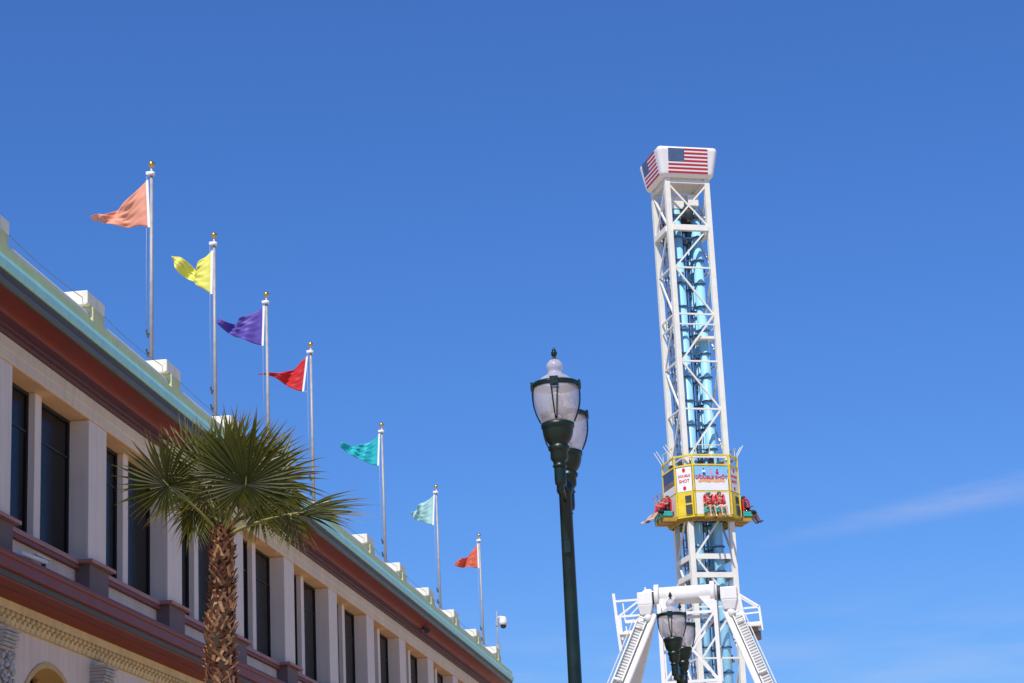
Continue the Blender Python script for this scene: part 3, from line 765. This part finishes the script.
# posts and rails
m = MB()
for x,y in OCT:
    m.beam((x,y,.17),(x,y,1.36),.10,.10); m.beam((x,y,1.44),(x,y,3.40),.085,.085)
for z,wd in ((2.86,.085),(3.40,.085)):
    for i in range(8):
        a = Vector((*OCT[i],z)); b2 = Vector((*OCT[(i+1)%8],z)); d = (b2-a).normalized()*.045
        m.beam(a+d, b2-d, wd, wd)
m.build('frame', M['yellow'], C_)
M['paleyel'] = mat('pale_yellow', (.74,.68,.36), .5)
for i in (0,2,4,6):
    m = MB(); a = Vector((*OCT[i],0)); b2 = Vector((*OCT[i+1],0))
    for t in (.12,.5,.88): m.beam(a.lerp(b2,t)+Vector((0,0,3.44)), a.lerp(b2,t)+Vector((0,0,3.95)),.035)
    m.beam(a.lerp(b2,.05)+Vector((0,0,3.95)), a.lerp(b2,.95)+Vector((0,0,3.95)),.04)
    m.build('guard_rail', M['paleyel'], C_)
for (x,y) in ((-A_,-H_),(-A_,H_),(A_,H_),(A_,-H_)):  # flared rails at the corners
    m = MB()
    for q in (.0,.4):
        p0 = Vector((x,y-math.copysign(q,y),3.42)); m.beam(p0, p0+Vector((math.copysign(.42,x),0,.70)),.035)
    m.beam(Vector((x,y,3.42)), Vector((x,y-math.copysign(.4,y),3.42)), .045)
    m.build('outrigger', M['cream'], C_)
for k in range(16):                                  # machinery glimpsed behind the upper rails
    m = MB(); a = 2*math.pi*k/16+.1; rr = 1.48; h_ = 3.05+.3*((k*7)%5)/5
    m.box(rr*math.cos(a)-.14,rr*math.cos(a)+.14,rr*math.sin(a)-.14,rr*math.sin(a)+.14,1.445,h_); m.build('brake_block', M['dark'], C_, bevel=.02)
def face_frame(i):
    """frame of octagon face i: centre, along, outward"""
    a = Vector((*OCT[i],0)); b2 = Vector((*OCT[(i+1)%8],0)); c = (a+b2)/2; u = (b2-a).normalized(); nn = Vector((u.y,-u.x,0))
    return c, u, nn, (b2-a).length
def panel(m, i, u0, u1, z0, z1, off, th, mi=0):
    c, u, nn, L = face_frame(i)
    p = [c+u*uu+nn*o+Vector((0,0,z)) for z in (z0,z1) for uu,o in ((u0,off),(u1,off),(u1,off+th),(u0,off+th))]
    m.add(p, [(0,3,2,1),(4,5,6,7),(0,1,5,4),(1,2,6,5),(2,3,7,6),(3,0,4,7)], mi)
M['signsky'] = mat('sign_sky', (.22,.52,.78), .5, .10, 2)
M['signnavy'] = mat('sign_navy', (.05,.08,.20), .5, .2, 2)
M['signbrown'] = mat('sign_brown', (.24,.15,.12), .6, .3, 2)
M['signor'] = mat('sign_orange', (.80,.42,.20), .5, .15, 6)
M['signpink'] = mat('sign_pink', (.62,.33,.52), .5, .1, 6)
M['signblue'] = mat('sign_blue', (.06,.10,.32), .5, .1, 6)
def letter(txt, size, i, u, z, off, m_, parent, bold=.004):
    cu = bpy.data.curves.new('lettering','FONT'); cu.body = txt; cu.size = size; cu.align_x = 'CENTER'; cu.align_y = 'CENTER'; cu.extrude = .006; cu.offset = bold
    tmp = bpy.data.objects.new('tmp', cu); col.objects.link(tmp)
    dg = bpy.context.evaluated_depsgraph_get(); me = bpy.data.meshes.new_from_object(tmp.evaluated_get(dg))
    bpy.data.objects.remove(tmp)
    c, ua, nn, L = face_frame(i)
    mt = Matrix((( ua.x,0,nn.x,0),(ua.y,0,nn.y,0),(0,1,0,0),(0,0,0,1))); mt.translation = c+ua*u+nn*off+Vector((0,0,z))
    me.transform(mt); me.materials.clear(); me.materials.append(m_)
    o = bpy.data.objects.new('lettering', me); col.objects.link(o); o.parent = parent
    return o
def blob(m, i, u, z, r, off, mi, ry=1., n=10):
    c, ua, nn, L = face_frame(i)
    pts = [c+ua*(u+r*math.cos(2*math.pi*k/n))+nn*off+Vector((0,0,z+ry*r*math.sin(2*math.pi*k/n))) for k in range(n)]
    m.add(pts+[p-nn*.008 for p in pts], [tuple(range(n))]+[(k,(k+1)%n,n+(k+1)%n,n+k) for k in range(n)], mi)
for i in range(8):
    c, u, nn, L = face_frame(i)
    main = (i % 2 == 0); hw = L/2-.09
    m = MB()
    if i == 0:
        panel(m,i,-hw,hw,1.46,2.80,-.02,.03,0); panel(m,i,-hw,hw,2.12,2.80,.0101,.006,1)
        # revellers drawn on the sign
        for (uu,zz,cI) in ((-.42,2.62,3),(-.02,2.66,5),(.34,2.58,3),(-.66,2.3,4),(.66,2.3,4)): blob(m,i,uu,zz,.05,.024,cI if cI != 3 else 3)
        for (uu,zz,cI) in ((-.42,2.50,0),(-.40,2.36,2),(-.02,2.46,5),(.34,2.42,4)): blob(m,i,uu,zz,.09,.022,cI,1.2)
        for k in range(9): blob(m,i,-.64+.16*k,1.96+.02*((k*5)%3),.12,.018+.001*(k%2),6,.7)
        s = m.build('sign_panel', [M['capwhite'],M['signsky'],M['signblue'],M['dark'],M['redp'],M['signpink'],M['signor']], C_, fix=False)
        letter('DOUBLE SHOT', .27, i, 0, 2.16, .026, M['redp'], s, .006)
    elif i in (1,7,3,5):
        panel(m,i,-hw,hw,1.46,2.80,-.02,.03,0)
        for zz in (2.62,1.64): blob(m,i,.0,zz,.095,.0185,1,1.25)
        s = m.build('sign_panel', [M['capwhite'],M['redp']], C_, fix=False)
        letter('DOUBLE', .19, i, 0, 2.30, .016, M['redp'], s); letter('SHOT', .24, i, 0, 2.02, .016, M['redp'], s)
    else:
        panel(m,i,-hw,hw,1.46,2.80,-.02,.03,0); panel(m,i,-hw,hw,2.2,2.80,.0101,.006,1); panel(m,i,-hw,hw,1.9,2.199,.0101,.006,2)
        s = m.build('sign_panel', [M['capwhite'],M['signnavy'],M['signbrown']], C_, fix=False)
    m = MB()
    panel(m,i,-hw,hw,.17,1.35,-.03,.04,0)
    o = m.build('side_panel', M['capwhite'] if main else M['yellow'], C_, fix=False)
    if not main:
        q = MB(); panel(q,i,.0,.36,.85,1.22,.011,.03); panel(q,i,.02,.38,.22,.72,.011,.06); q.build('speaker_box', M['dark'], o)
# seats: on main faces
def seat(i, u):
    c, ua, nn, L = face_frame(i)
    if i in (2,6): c = c+nn*.20+Vector((0,0,.06))     # the side seats hang a little farther out
    m = MB()
    def bx(u0,u1,o0,o1,z0,z1,mi=0,mm=None):
        p = [c+ua*(u+uu)+nn*o+Vector((0,0,z)) for z in (z0,z1) for uu,o in ((u0,o0),(u1,o0),(u1,o1),(u0,o1))]
        (mm or m).add(p, [(0,3,2,1),(4,5,6,7),(0,1,5,4),(1,2,6,5),(2,3,7,6),(3,0,4,7)], mi)
    bx(-.27,.27,.02,.52,.20,.33); bx(-.27,-.22,.02,.48,.331,.45); bx(.22,.27,.02,.48,.331,.45)
    s = m.build('seat', M['teal'], C_, bevel=.03)
    bk = MB(); bx(-.25,.25,.02,.12,.334,1.12,0,bk); bk.build('backrest', M['redp'], s, bevel=.03)
    h = MB(); P_ = lambda uu,o,z: c+ua*(u+uu)+nn*o+Vector((0,0,z))
    for sg_ in (-1,1):
        h.tube([P_(sg_*.20,.10,1.12),P_(sg_*.20,.24,1.17),P_(sg_*.19,.36,1.05),P_(sg_*.17,.42,.82),P_(sg_*.12,.44,.60)],.055,8)
    h.tube([P_(-.16,.43,.70),P_(.16,.43,.70)],.05,8); h.build('harness', M['redp'], s)
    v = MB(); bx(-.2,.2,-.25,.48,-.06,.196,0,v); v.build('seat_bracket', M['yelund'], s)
    return c+ua*u+nn*.25+Vector((0,0,.33)), nn
SEATS = {}
for i in (0,2,4,6):
    us = (-.31,.31) if i in (0,4) else (-.62,0,.62)
    for u in us: SEATS[(i,u)] = seat(i, u)

# ------------------------------------------------------------------ riders
def skin_obj(name, verts, edges, m_, parent=None, root=0, sub=1):
    bm = bmesh.new(); sl = bm.verts.layers.skin.verify()
    bv = []
    for (p, r) in verts:
        v = bm.verts.new(p); v[sl].radius = (r,r) if not isinstance(r,tuple) else r; bv.append(v)
    bv[root][sl].use_root = True
    for a, b in edges: bm.edges.new((bv[a],bv[b]))
    me = bpy.data.meshes.new(name); bm.to_mesh(me); bm.free()
    tmp = bpy.data.objects.new('tmp', me); col.objects.link(tmp)
    s = tmp.modifiers.new('Skin','SKIN'); s.use_smooth_shade = True
    sb = tmp.modifiers.new('Sub','SUBSURF'); sb.levels = sub; sb.render_levels = sub
    dg = bpy.context.evaluated_depsgraph_get(); nm = bpy.data.meshes.new_from_object(tmp.evaluated_get(dg))
    bpy.data.objects.remove(tmp); bpy.data.meshes.remove(me)
    nm.name = name; nm.materials.clear(); nm.materials.append(m_)
    for p in nm.polygons: p.use_smooth = True
    o = bpy.data.objects.new(name, nm); col.objects.link(o)
    if parent: o.parent = parent
    return o
SKIN = [mat('skin_light', (.52,.31,.22), .6, .08, 12), mat('skin_tan', (.36,.20,.13), .6, .08, 12), mat('skin_brown', (.20,.10,.065), .6, .08, 12)]
HAIR = [mat('hair_dark', (.02,.014,.010), .6, .3, 30), mat('hair_brown', (.08,.045,.02), .6, .3, 30)]
CL = {'red':mat('shirt_red',(.48,.03,.04),.8,.12,9),'maroon':mat('shirt_maroon',(.20,.02,.04),.8,.12,9),'black':mat('cloth_black',(.02,.02,.025),.8,.2,9),
      'denim':mat('cloth_denim',(.05,.08,.16),.85,.2,20),'khaki':mat('cloth_khaki',(.34,.28,.19),.85,.12,12),'white':mat('cloth_white',(.72,.72,.70),.8,.05,9),
      'green':mat('shirt_green',(.10,.42,.34),.8,.12,9),'shoe':mat('shoe',(.10,.09,.085),.7,.2,9),'shoew':mat('shoe_white',(.6,.58,.55),.7,.1,9)}
def person(pos, facing, label, shirt, legs, shoe, skin=0, hair=0, leg_up=0., arms='hold', spread=.11, lean=0.):
    """seated; local +y is forward, origin on the seat"""
    rz = math.atan2(-facing.x, facing.y)
    V = []; E = []
    def v(x,y,z,r): V.append(((x,y,z),r)); return len(V)-1
    def e(a,b): E.append((a,b))
    pel = v(0,-.05,.12,(.155,.125)); ab = v(0,-.08,.27,(.14,.105)); ch = v(0,-.09+lean*.3,.43,(.165,.115)); nk0 = v(0,-.08+lean*.5,.55,(.10,.08)); nk = v(0,-.06+lean*.6,.60,.052)
    jw = v(0,-.035+lean*.7,.665,(.068,.078)); hd = v(0,-.04+lean*.7,.74,(.078,.095)); tp = v(0,-.05+lean*.7,.81,(.058,.07))
    for a,b in ((pel,ab),(ab,ch),(ch,nk0),(nk0,nk),(nk,jw),(jw,hd),(hd,tp)): e(a,b)
    ns = v(0,.062+lean*.7,.715,.014); e(hd,ns)
    arm = {}; lg = {}
    for s in (-1,1):
        sh = v(s*.17,-.08+lean*.4,.51,.058); e(nk0,sh)
        if arms == 'up':
            el = v(s*.27,.03,.70,.042); wr = v(s*.25,.12,.93,.030); hdv = Vector((s*.0,.05,.10))
        elif arms == 'out':
            el = v(s*.30,.10,.40,.042); wr = v(s*.33,.33,.45,.030); hdv = Vector((0,.10,.03))
        else:
            el = v(s*.23,-.01,.28,.042); wr = v(s*.16,.21,.35,.030); hdv = Vector((-s*.05,.085,.02))
        e(sh,el); e(el,wr)
        w0 = Vector(V[wr][0]); pm = v(*(w0+hdv*.75),.034); e(wr,pm); arm[s] = (sh,el,wr)
        d = hdv.normalized(); sd = Vector((s,0,0)) if abs(d.x) < .6 else Vector((0,0,1)); sd = (sd-d*sd.dot(d)).normalized(); cu = d.cross(sd)
        for k,(off,ln) in enumerate(((-.026,.062),(-.009,.072),(.009,.068),(.026,.052))):
            p0 = w0+hdv*.95+sd*off; a = v(*(p0+d*ln*.5),.0085); b = v(*(p0+d*ln*.85+cu*ln*.45),.0075); e(pm,a); e(a,b)
        a = v(*(w0+hdv*.55-sd*.036),.010); b = v(*(w0+hdv*.95-sd*.052+cu*.02),.008); e(pm,a); e(a,b)
        hp = v(s*.095,.02,.10,.095); kx = s*spread; kn = v(kx,.42,.12+leg_up*.05,.058)
        a1 = math.radians(-80+leg_up*70)
        an = v(kx+s*.01,.42+.42*math.cos(a1)+.0,.12+leg_up*.05+.42*math.sin(a1),.036)
        fd = Vector((0,math.cos(a1+math.radians(70)),math.sin(a1+math.radians(70))))
        A0 = Vector(V[an][0]); he = v(*(A0+Vector((0,math.cos(a1),math.sin(a1)))*.05),.038); to = v(*(A0+Vector((0,math.cos(a1),math.sin(a1)))*.06+fd*.16),.03)
        cf = v(*(Vector(V[kn][0]).lerp(A0,.35)+Vector((0,-math.sin(-a1)*.015,0))),.055)
        for a,b in ((pel,hp),(hp,kn),(kn,cf),(cf,an),(an,he),(he,to)): e(a,b)
        lg[s] = (hp,kn,an,he,to,cf)
    o = skin_obj('person', V, E, SKIN[skin], None)
    wv = T.matrix_basis
    o.location = Matrix.Translation((TX,TY,CZ)) @ Matrix.Rotation(TR,4,'Z') @ pos
    o.rotation_euler = (0,0,TR+rz); o.scale = (1.2,)*3
    tag(o, label, 'person')
    def cloth_part(name, ids, edges, grow, m_, cut=None):
        mp = {i:k for k,i in enumerate(ids)}; VV = []
        for i in ids:
            p, r = V[i]; r = tuple(x+grow for x in r) if isinstance(r,tuple) else r+grow
            VV.append((cut.get(i,p) if cut else p, r))
        return skin_obj(name, VV, [(mp[a],mp[b]) for a,b in edges], m_, o)
    ids = [pel,ab,ch,nk0]; ed = [(pel,ab),(ab,ch),(ch,nk0)]; cut = {}
    for s in (-1,1):
        sh,el,wr = arm[s]; ids += [sh,el]; ed += [(nk0,sh),(sh,el)]; cut[el] = tuple(Vector(V[sh][0]).lerp(Vector(V[el][0]),.75))
    cloth_part('shirt', ids, ed, .014, shirt, cut)
    ids = [pel]; ed = []; long = legs in (CL['denim'],CL['black'])
    for s in (-1,1):
        hp,kn,an,he,to,cf = lg[s]; ids += [hp,kn]; ed += [(pel,hp),(hp,kn)]
        if long: ids += [cf]; ed += [(kn,cf)]
    cloth_part('shorts' if not long else 'trousers', ids, ed, .018, legs)
    for s in (-1,1):
        hp,kn,an,he,to,cf = lg[s]; cloth_part('shoe', [an,he,to], [(an,he),(he,to)], .012, shoe)
    hm = MB(); hc = Vector(V[hd][0])
    hm.lathe([(.085,-.03),(.098,.02),(.092,.06),(.065,.095),(.03,.112),(.001,.116)],(hc.x,hc.y-.022,hc.z),16); hm.build('hair', HAIR[hair], o)
    for s in (-1,1):
        pass
    em = MB(); 
    for s in (-1,1): em.sphere((s*.032,hc.y+.088,hc.z+.0),.011,6)
    em.build('eyes', M['camd'], o)
    return o
def sit(i,u): return SEATS[(i,u)]
person(*sit(0,-.31), 'rider with pale green cap in red harness, left of the two facing seats', CL['red'], CL['khaki'], CL['shoew'], 0, 1, 0, 'hold').children
person(*sit(0,.31), 'dark-haired rider in red top, right of the two facing seats', CL['red'], CL['white'], CL['shoew'], 0, 0, .1, 'hold')
person(*sit(6,.62), 'rider in maroon shirt and shorts with a leg kicked far out at left', CL['maroon'], CL['black'], CL['shoew'], 0, 1, .36, 'out')
person(*sit(6,0), 'middle rider on the left side in red with arms raised', CL['red'], CL['khaki'], CL['shoe'], 1, 0, .35, 'up')
person(*sit(6,-.62), 'maroon-shirted rider at the back of the left side with arms up', CL['maroon'], CL['khaki'], CL['shoew'], 0, 1, .45, 'up')
person(*sit(2,-.62), 'rider in black shirt on right side of carriage, legs hanging beside teal seat', CL['black'], CL['black'], CL['shoe'], 2, 0, .2, 'hold')
person(*sit(2,0), 'second rider on the right side, in red with bent brown legs', CL['red'], CL['khaki'], CL['shoe'], 2, 0, .35, 'hold')
# the cap of the first rider
for o in [o for o in col.objects if o.name.startswith('person') and 'pale green cap' in o.get('label','')]:
    hm = MB(); hm.lathe([(.105,.0),(.106,.04),(.095,.08),(.06,.115),(.001,.13)],(0,-.06,.75),16); hm.box(-.07,.07,.02,.13,.752,.765); hm.build('cap', CL['green'], o)

# ------------------------------------------------------------------ pendulum ride in front of the tower
RY = 84.0
R_ = empty('pendulum_ride', (-4.95,RY,0), label='white pendulum ride frame with thick axle, splayed legs and side catwalks', cat='ride')
def W(x, y, z): return (x+4.95, y-RY, z)
m = MB(); m.cyl(W(-6.15,84,15.13),W(-3.80,84,15.13),.35,.35,28)
for x in (-6.12,-3.98): m.cyl(W(x-.09,84,15.13),W(x+.09,84,15.13),.47,.47,28)
m.build('axle', M['white'], R_)
for s, (x0,x1) in ((-1,(-6.86,-6.28)),(1,(-3.68,-3.05))):
    m = MB()
    xm = (x0+x1)/2+4.95
    m.box(x0+4.95,x1+4.95,-.42,.42,14.80,15.28); m.frustum(xm,0,14.42,.20,.34,14.799,(x1-x0)/2,.42)
    if s < 0:
        m.frustum(xm+.12,0,15.281,.26,.3,15.42,.10,.2); m.cyl((xm+.02,-.1,15.28),(xm+.02,-.1,15.52),.035,.03,8)
    m.build('bearing_block', M['white'], R_, bevel=.03)
    m = MB(); xi = (x1+4.95) if s < 0 else (x0+4.95)
    m.cyl((xi,0,15.13),(xi-s*.14,0,15.13),.28,.28,16); m.build('bearing', M['dark'], R_)
def leg_front(s):
    m = MB()
    top = Vector(W(-6.42,83.9,14.48)) if s < 0 else Vector(W(-3.38,83.9,14.48))
    foot = Vector(W(-12.3,77.0,0)) if s < 0 else Vector(W(1.75,77.0,0))
    d = (foot-top).normalized(); sd = d.cross(Vector((0,1,0))).normalized(); 
    if sd.x*s < 0: sd = -sd
    m.cyl(top-sd*.17,foot-sd*.17,.12,.12,14); m.cyl(top+sd*.02+Vector((0,.35,0)),foot+sd*.02+Vector((0,.35,0)),.09,.09,12)
    m.cyl(top+Vector((0,0,.05)),top+d*.4,.19,.17,14)
    m.beam(top+sd*.19+d*.3, foot+sd*.19, .30, .10, up=(0,1,0))
    o = m.build('leg', M['white'], R_)
    l = MB()
    fr = Vector((0,-.12,0))
    for off in (.02,.36): l.beam(top+sd*off+d*.4+fr, foot+sd*off+fr, .045,.10, up=(0,1,0))
    L_ = (foot-top).length; t = .5
    while t < L_-1:
        l.beam(top+d*t+sd*.03+fr*.72, top+d*t+sd*.35+fr*.72, .095,.05); t += .13
    l.beam(top+sd*.44+d*.5+fr*4, foot+sd*.44+fr*4, .03,.03)
    l.build('stair', mat('stair_grate', (.74,.73,.69), .6, .1, 5), o)
    b_ = MB()
    for q in (0,.45): 
        p = top+d*(.3+q)+fr*2; b_.cyl(p+sd*.05,p+sd*.3,.04,.04,8)
    p = top+d*3.15+fr*2; b_.cyl(p+sd*.02,p+sd*.32,.05,.05,8)
    b_.build('hinge', M['cream'], o)
    return o
leg_front(-1); leg_front(1)
for s in (-1,1):
    m = MB(); top = Vector(W(-6.40,84.25,14.4)) if s < 0 else Vector(W(-3.4,84.25,14.4)); foot = Vector(W(-11.8,93.0,0)) if s < 0 else Vector(W(2.4,93.0,0))
    m.beam(top,foot,.36,.36,up=(0,1,0)); m.build('leg', M['cream'], R_)
# swing arm lattice
m = MB(); xl, xr = -6.03+4.95, -3.90+4.95
zs = [14.35,13.05,11.75,10.45,9.15,7.85,6.55,5.25,3.95]
for y in (-.55,.55):
    for x in (xl,xr): m.beam((x,y,14.75),(x,y,3.4),.15,.15)
    for i,z in enumerate(zs): m.beam((xl+.08,y,z),(xr-.08,y,z),.09,.11) if i % 2 == 0 else None
    xm = (xl+xr)/2
    for i in range(0,len(zs)-2,2):
        m.beam((xr-.07,y,zs[i]-.06),(xm+.02,y,zs[i+1]),.085); m.beam((xm+.02,y,zs[i+1]),(xr-.07,y,zs[i+2]+.06),.085)
        m.beam((xl+.07,y,zs[i]-.06),(xm-.02,y,zs[i+1]+.004),.085); m.beam((xm-.02,y,zs[i+1]),(xl+.07,y,zs[i+2]+.06),.085)
for x in (xl,xr):
    for i in range(len(zs)-1): m.beam((x,-.48,zs[i]),(x,.48,zs[i+1]),.07)
for x,dx in ((xl,.62),(xr,-.62)):                        # gusset plates up to the axle
    for y in (-.38,):
        m.add([(x-.02,y,14.3),(x+dx*.1,y,14.3),(x+dx,y,14.98),(x,y,14.98),(x-.02,y+.05,14.3),(x+dx*.1,y+.05,14.3),(x+dx,y+.05,14.98),(x,y+.05,14.98)],[(0,1,2,3),(7,6,5,4),(0,4,5,1),(1,5,6,2),(2,6,7,3),(3,7,4,0)])
m.build('swing_arm', M['white'], R_)
m = MB(); m.lathe([(.3,2.6),(1.0,2.5),(2.6,2.4),(2.8,2.1),(2.6,1.9),(.3,1.8)],(xm,0,0),24); m.cyl((xm,0,2.4),(xm,0,3.6),.6,1.2,16); m.build('gondola', M['redp'], R_)
# side catwalks
m = MB()
q = lambda x,z,y=84: Vector(W(x,y,z))
m.beam(q(-7.79,15.36),q(-7.72,14.40),.11); m.beam(q(-7.70,14.46),q(-7.60,13.15),.16); m.beam(q(-7.55,14.46,83.6),q(-7.50,13.5,83.6),.07)
m.beam(q(-7.72,15.06),q(-6.8,15.07),.08); m.beam(q(-7.70,14.46),q(-6.6,14.47),.08); m.beam(q(-7.60,14.5),q(-6.82,15.03),.07); m.beam(q(-7.3,14.5,84.5),q(-6.82,14.95,84.5),.05)
m.beam(q(-7.62,13.86),q(-6.95,13.86),.08); m.box(*[-7.62+4.95,-6.95+4.95],-.5,.5,13.70,13.80); m.beam(q(-7.4,14.25),q(-6.75,14.25),.12)
m.beam(q(-7.5,15.06,84.6),q(-7.4,13.8,84.6),.05)
m.build('catwalk', M['white'], R_)
m = MB(); m.box(-6.98+4.95,-6.84+4.95,-.1,.1,14.18,14.36); m.build('work_light', M['dark'], R_)
m = MB()
m.beam(q(-3.05,15.06),q(-2.26,14.50),.085); m.beam(q(-2.26,14.52),q(-2.20,13.58),.085); m.beam(q(-2.85,14.46),q(-2.28,14.48),.07); m.beam(q(-2.83,14.25),q(-2.27,14.28),.06)
m.beam(q(-2.82,13.87),q(-2.24,13.88),.09); m.box(-2.86+4.95,-2.24+4.95,-.5,.5,13.70,13.80); m.beam(q(-2.98,15.0),q(-2.82,13.8),.08)
m.beam(q(-3.0,15.0,84.6),q(-2.28,14.5,84.6),.05); m.beam(q(-2.27,14.5,84.6),q(-2.22,13.8,84.6),.05)
m.build('catwalk', M['white'], R_)
m = MB(); m.box(-2.75+4.95,-2.35+4.95,-.2,.2,13.52,13.69); m.cyl(q(-2.42,13.55),q(-2.36,13.22),.16,.11,12); m.cyl(q(-2.68,13.6),q(-2.64,13.4),.1,.1,10); m.build('work_light', M['rust'], R_)

# ------------------------------------------------------------------ camera
cam = bpy.data.cameras.new('camera'); co = bpy.data.objects.new('camera', cam); col.objects.link(co)
RM = ((.98831914,-.08283905,-.1279178),(.14558108,.2649489,.95320944),(-.04507128,-.96069755,.27391386))
mt = Matrix([[RM[i][0], -RM[i][1], -RM[i][2], 0] for i in range(3)]+[[0,0,0,1]])
mt.translation = (0,0,1.65); co.matrix_world = mt
cam.sensor_width = 36; cam.lens = 2200/1024*36; cam.clip_end = 5000; cam.clip_start = .1
sc.camera = co

# ------------------------------------------------------------------ light and sky
SUN_EL, SX, SY = 54, -.16, -.987                      # direction towards the sun
el = rad(SUN_EL); dv = Vector((SX,SY,0)).normalized()*math.cos(el); dv.z = math.sin(el)
sd = bpy.data.lights.new('sun','SUN'); sd.energy = 4.9; sd.angle = rad(.53); sd.color = (1,.935,.84)
so_ = bpy.data.objects.new('sun', sd); col.objects.link(so_)
so_.rotation_euler = (-dv).to_track_quat('-Z','Y').to_euler()
wd = bpy.data.worlds.new('World'); sc.world = wd; wd.use_nodes = True
N = wd.node_tree.nodes; L = wd.node_tree.links; bg = N['Background']
sky = N.new('ShaderNodeTexSky'); sky.sky_type = 'NISHITA'; sky.sun_disc = False
sky.sun_elevation = el; sky.sun_rotation = math.atan2(dv.x, dv.y)
sky.altitude = 0; sky.air_density = 1.3; sky.dust_density = 0.; sky.ozone_density = 10.
tc = N.new('ShaderNodeTexCoord')
def dotn(vec):
    d = N.new('ShaderNodeVectorMath'); d.operation = 'DOT_PRODUCT'; L.new(tc.outputs['Generated'], d.inputs[0]); d.inputs[1].default_value = vec; return d.outputs['Value']
def math_(op, a, b=None, clamp=False):
    n = N.new('ShaderNodeMath'); n.operation = op; n.use_clamp = clamp
    for k, x in enumerate((a,b)):
        if x is None: continue
        if isinstance(x,(int,float)): n.inputs[k].default_value = x
        else: L.new(x, n.inputs[k])
    return n.outputs[0]
def mrange(x, a, b, c=0., d=1., smooth=True):
    n = N.new('ShaderNodeMapRange'); n.interpolation_type = 'SMOOTHSTEP' if smooth else 'LINEAR'
    L.new(x, n.inputs['Value']); n.inputs['From Min'].default_value = a; n.inputs['From Max'].default_value = b; n.inputs['To Min'].default_value = c; n.inputs['To Max'].default_value = d
    return n.outputs['Result']
# thin cirrus streak: a band along a great circle of directions
e0 = Vector((-.0329,.9836,.1773)).normalized(); e1 = Vector((.0939,.9764,.1943)).normalized()
gn = e0.cross(e1).normalized(); along = (e1-e0*e1.dot(e0)).normalized()
across = dotn(gn); al = dotn(along)
mp = N.new('ShaderNodeMapping'); mp.inputs['Scale'].default_value = (16,16,110); mp.inputs['Rotation'].default_value = (0,rad(-8),0); L.new(tc.outputs['Generated'], mp.inputs['Vector'])
nz = N.new('ShaderNodeTexNoise'); nz.inputs['Scale'].default_value = 1.3; nz.inputs['Detail'].default_value = 9; nz.inputs['Roughness'].default_value = .62; L.new(mp.outputs['Vector'], nz.inputs['Vector'])
width = mrange(al, -.02, .14, .0035, .011, False)
wob = math_('MULTIPLY', math_('SUBTRACT', nz.outputs['Fac'], .5), .006)
dist = math_('ABSOLUTE', math_('ADD', across, wob))
band = math_('SUBTRACT', 1., math_('DIVIDE', dist, width), True)
band = mrange(band, 0, 1)
fade = math_('MULTIPLY', mrange(al, -.012, .10), mrange(al, .5, .25))
a_ = math_('MULTIPLY', math_('MULTIPLY', band, fade), mrange(nz.outputs['Fac'], .3, .7, .25, 1., False))
# faint veils low in the sky
n2 = N.new('ShaderNodeTexNoise'); n2.inputs['Scale'].default_value = .9; n2.inputs['Detail'].default_value = 5; L.new(mp.outputs['Vector'], n2.inputs['Vector'])
sx = N.new('ShaderNodeSeparateXYZ'); L.new(tc.outputs['Generated'], sx.inputs[0])
veil = math_('MULTIPLY', mrange(n2.outputs['Fac'], .3, .75), mrange(sx.outputs['Z'], .17, .11))
cl = math_('ADD', math_('MULTIPLY', a_, .26), math_('MULTIPLY', veil, .18), True)
CLOUD = (5.2,5.3,6.6,1)
tint = N.new('ShaderNodeMixRGB'); tint.blend_type = 'MULTIPLY'; tint.inputs['Fac'].default_value = 1; tint.inputs['Color2'].default_value = (.465,.675,1.03,1)
L.new(sky.outputs['Color'], tint.inputs['Color1'])
mx = N.new('ShaderNodeMixRGB'); L.new(cl, mx.inputs['Fac']); L.new(tint.outputs['Color'], mx.inputs['Color1']); mx.inputs['Color2'].default_value = CLOUD
L.new(mx.outputs['Color'], bg.inputs['Color']); bg.inputs['Strength'].default_value = .125
sc.view_settings.view_transform = 'Standard'; sc.view_settings.look = 'None'; sc.view_settings.exposure = 0; sc.view_settings.gamma = 1
sc.view_settings.use_curve_mapping = False
sc.cycles.max_bounces = 8; sc.cycles.transparent_max_bounces = 12
sc.render.film_transparent = False
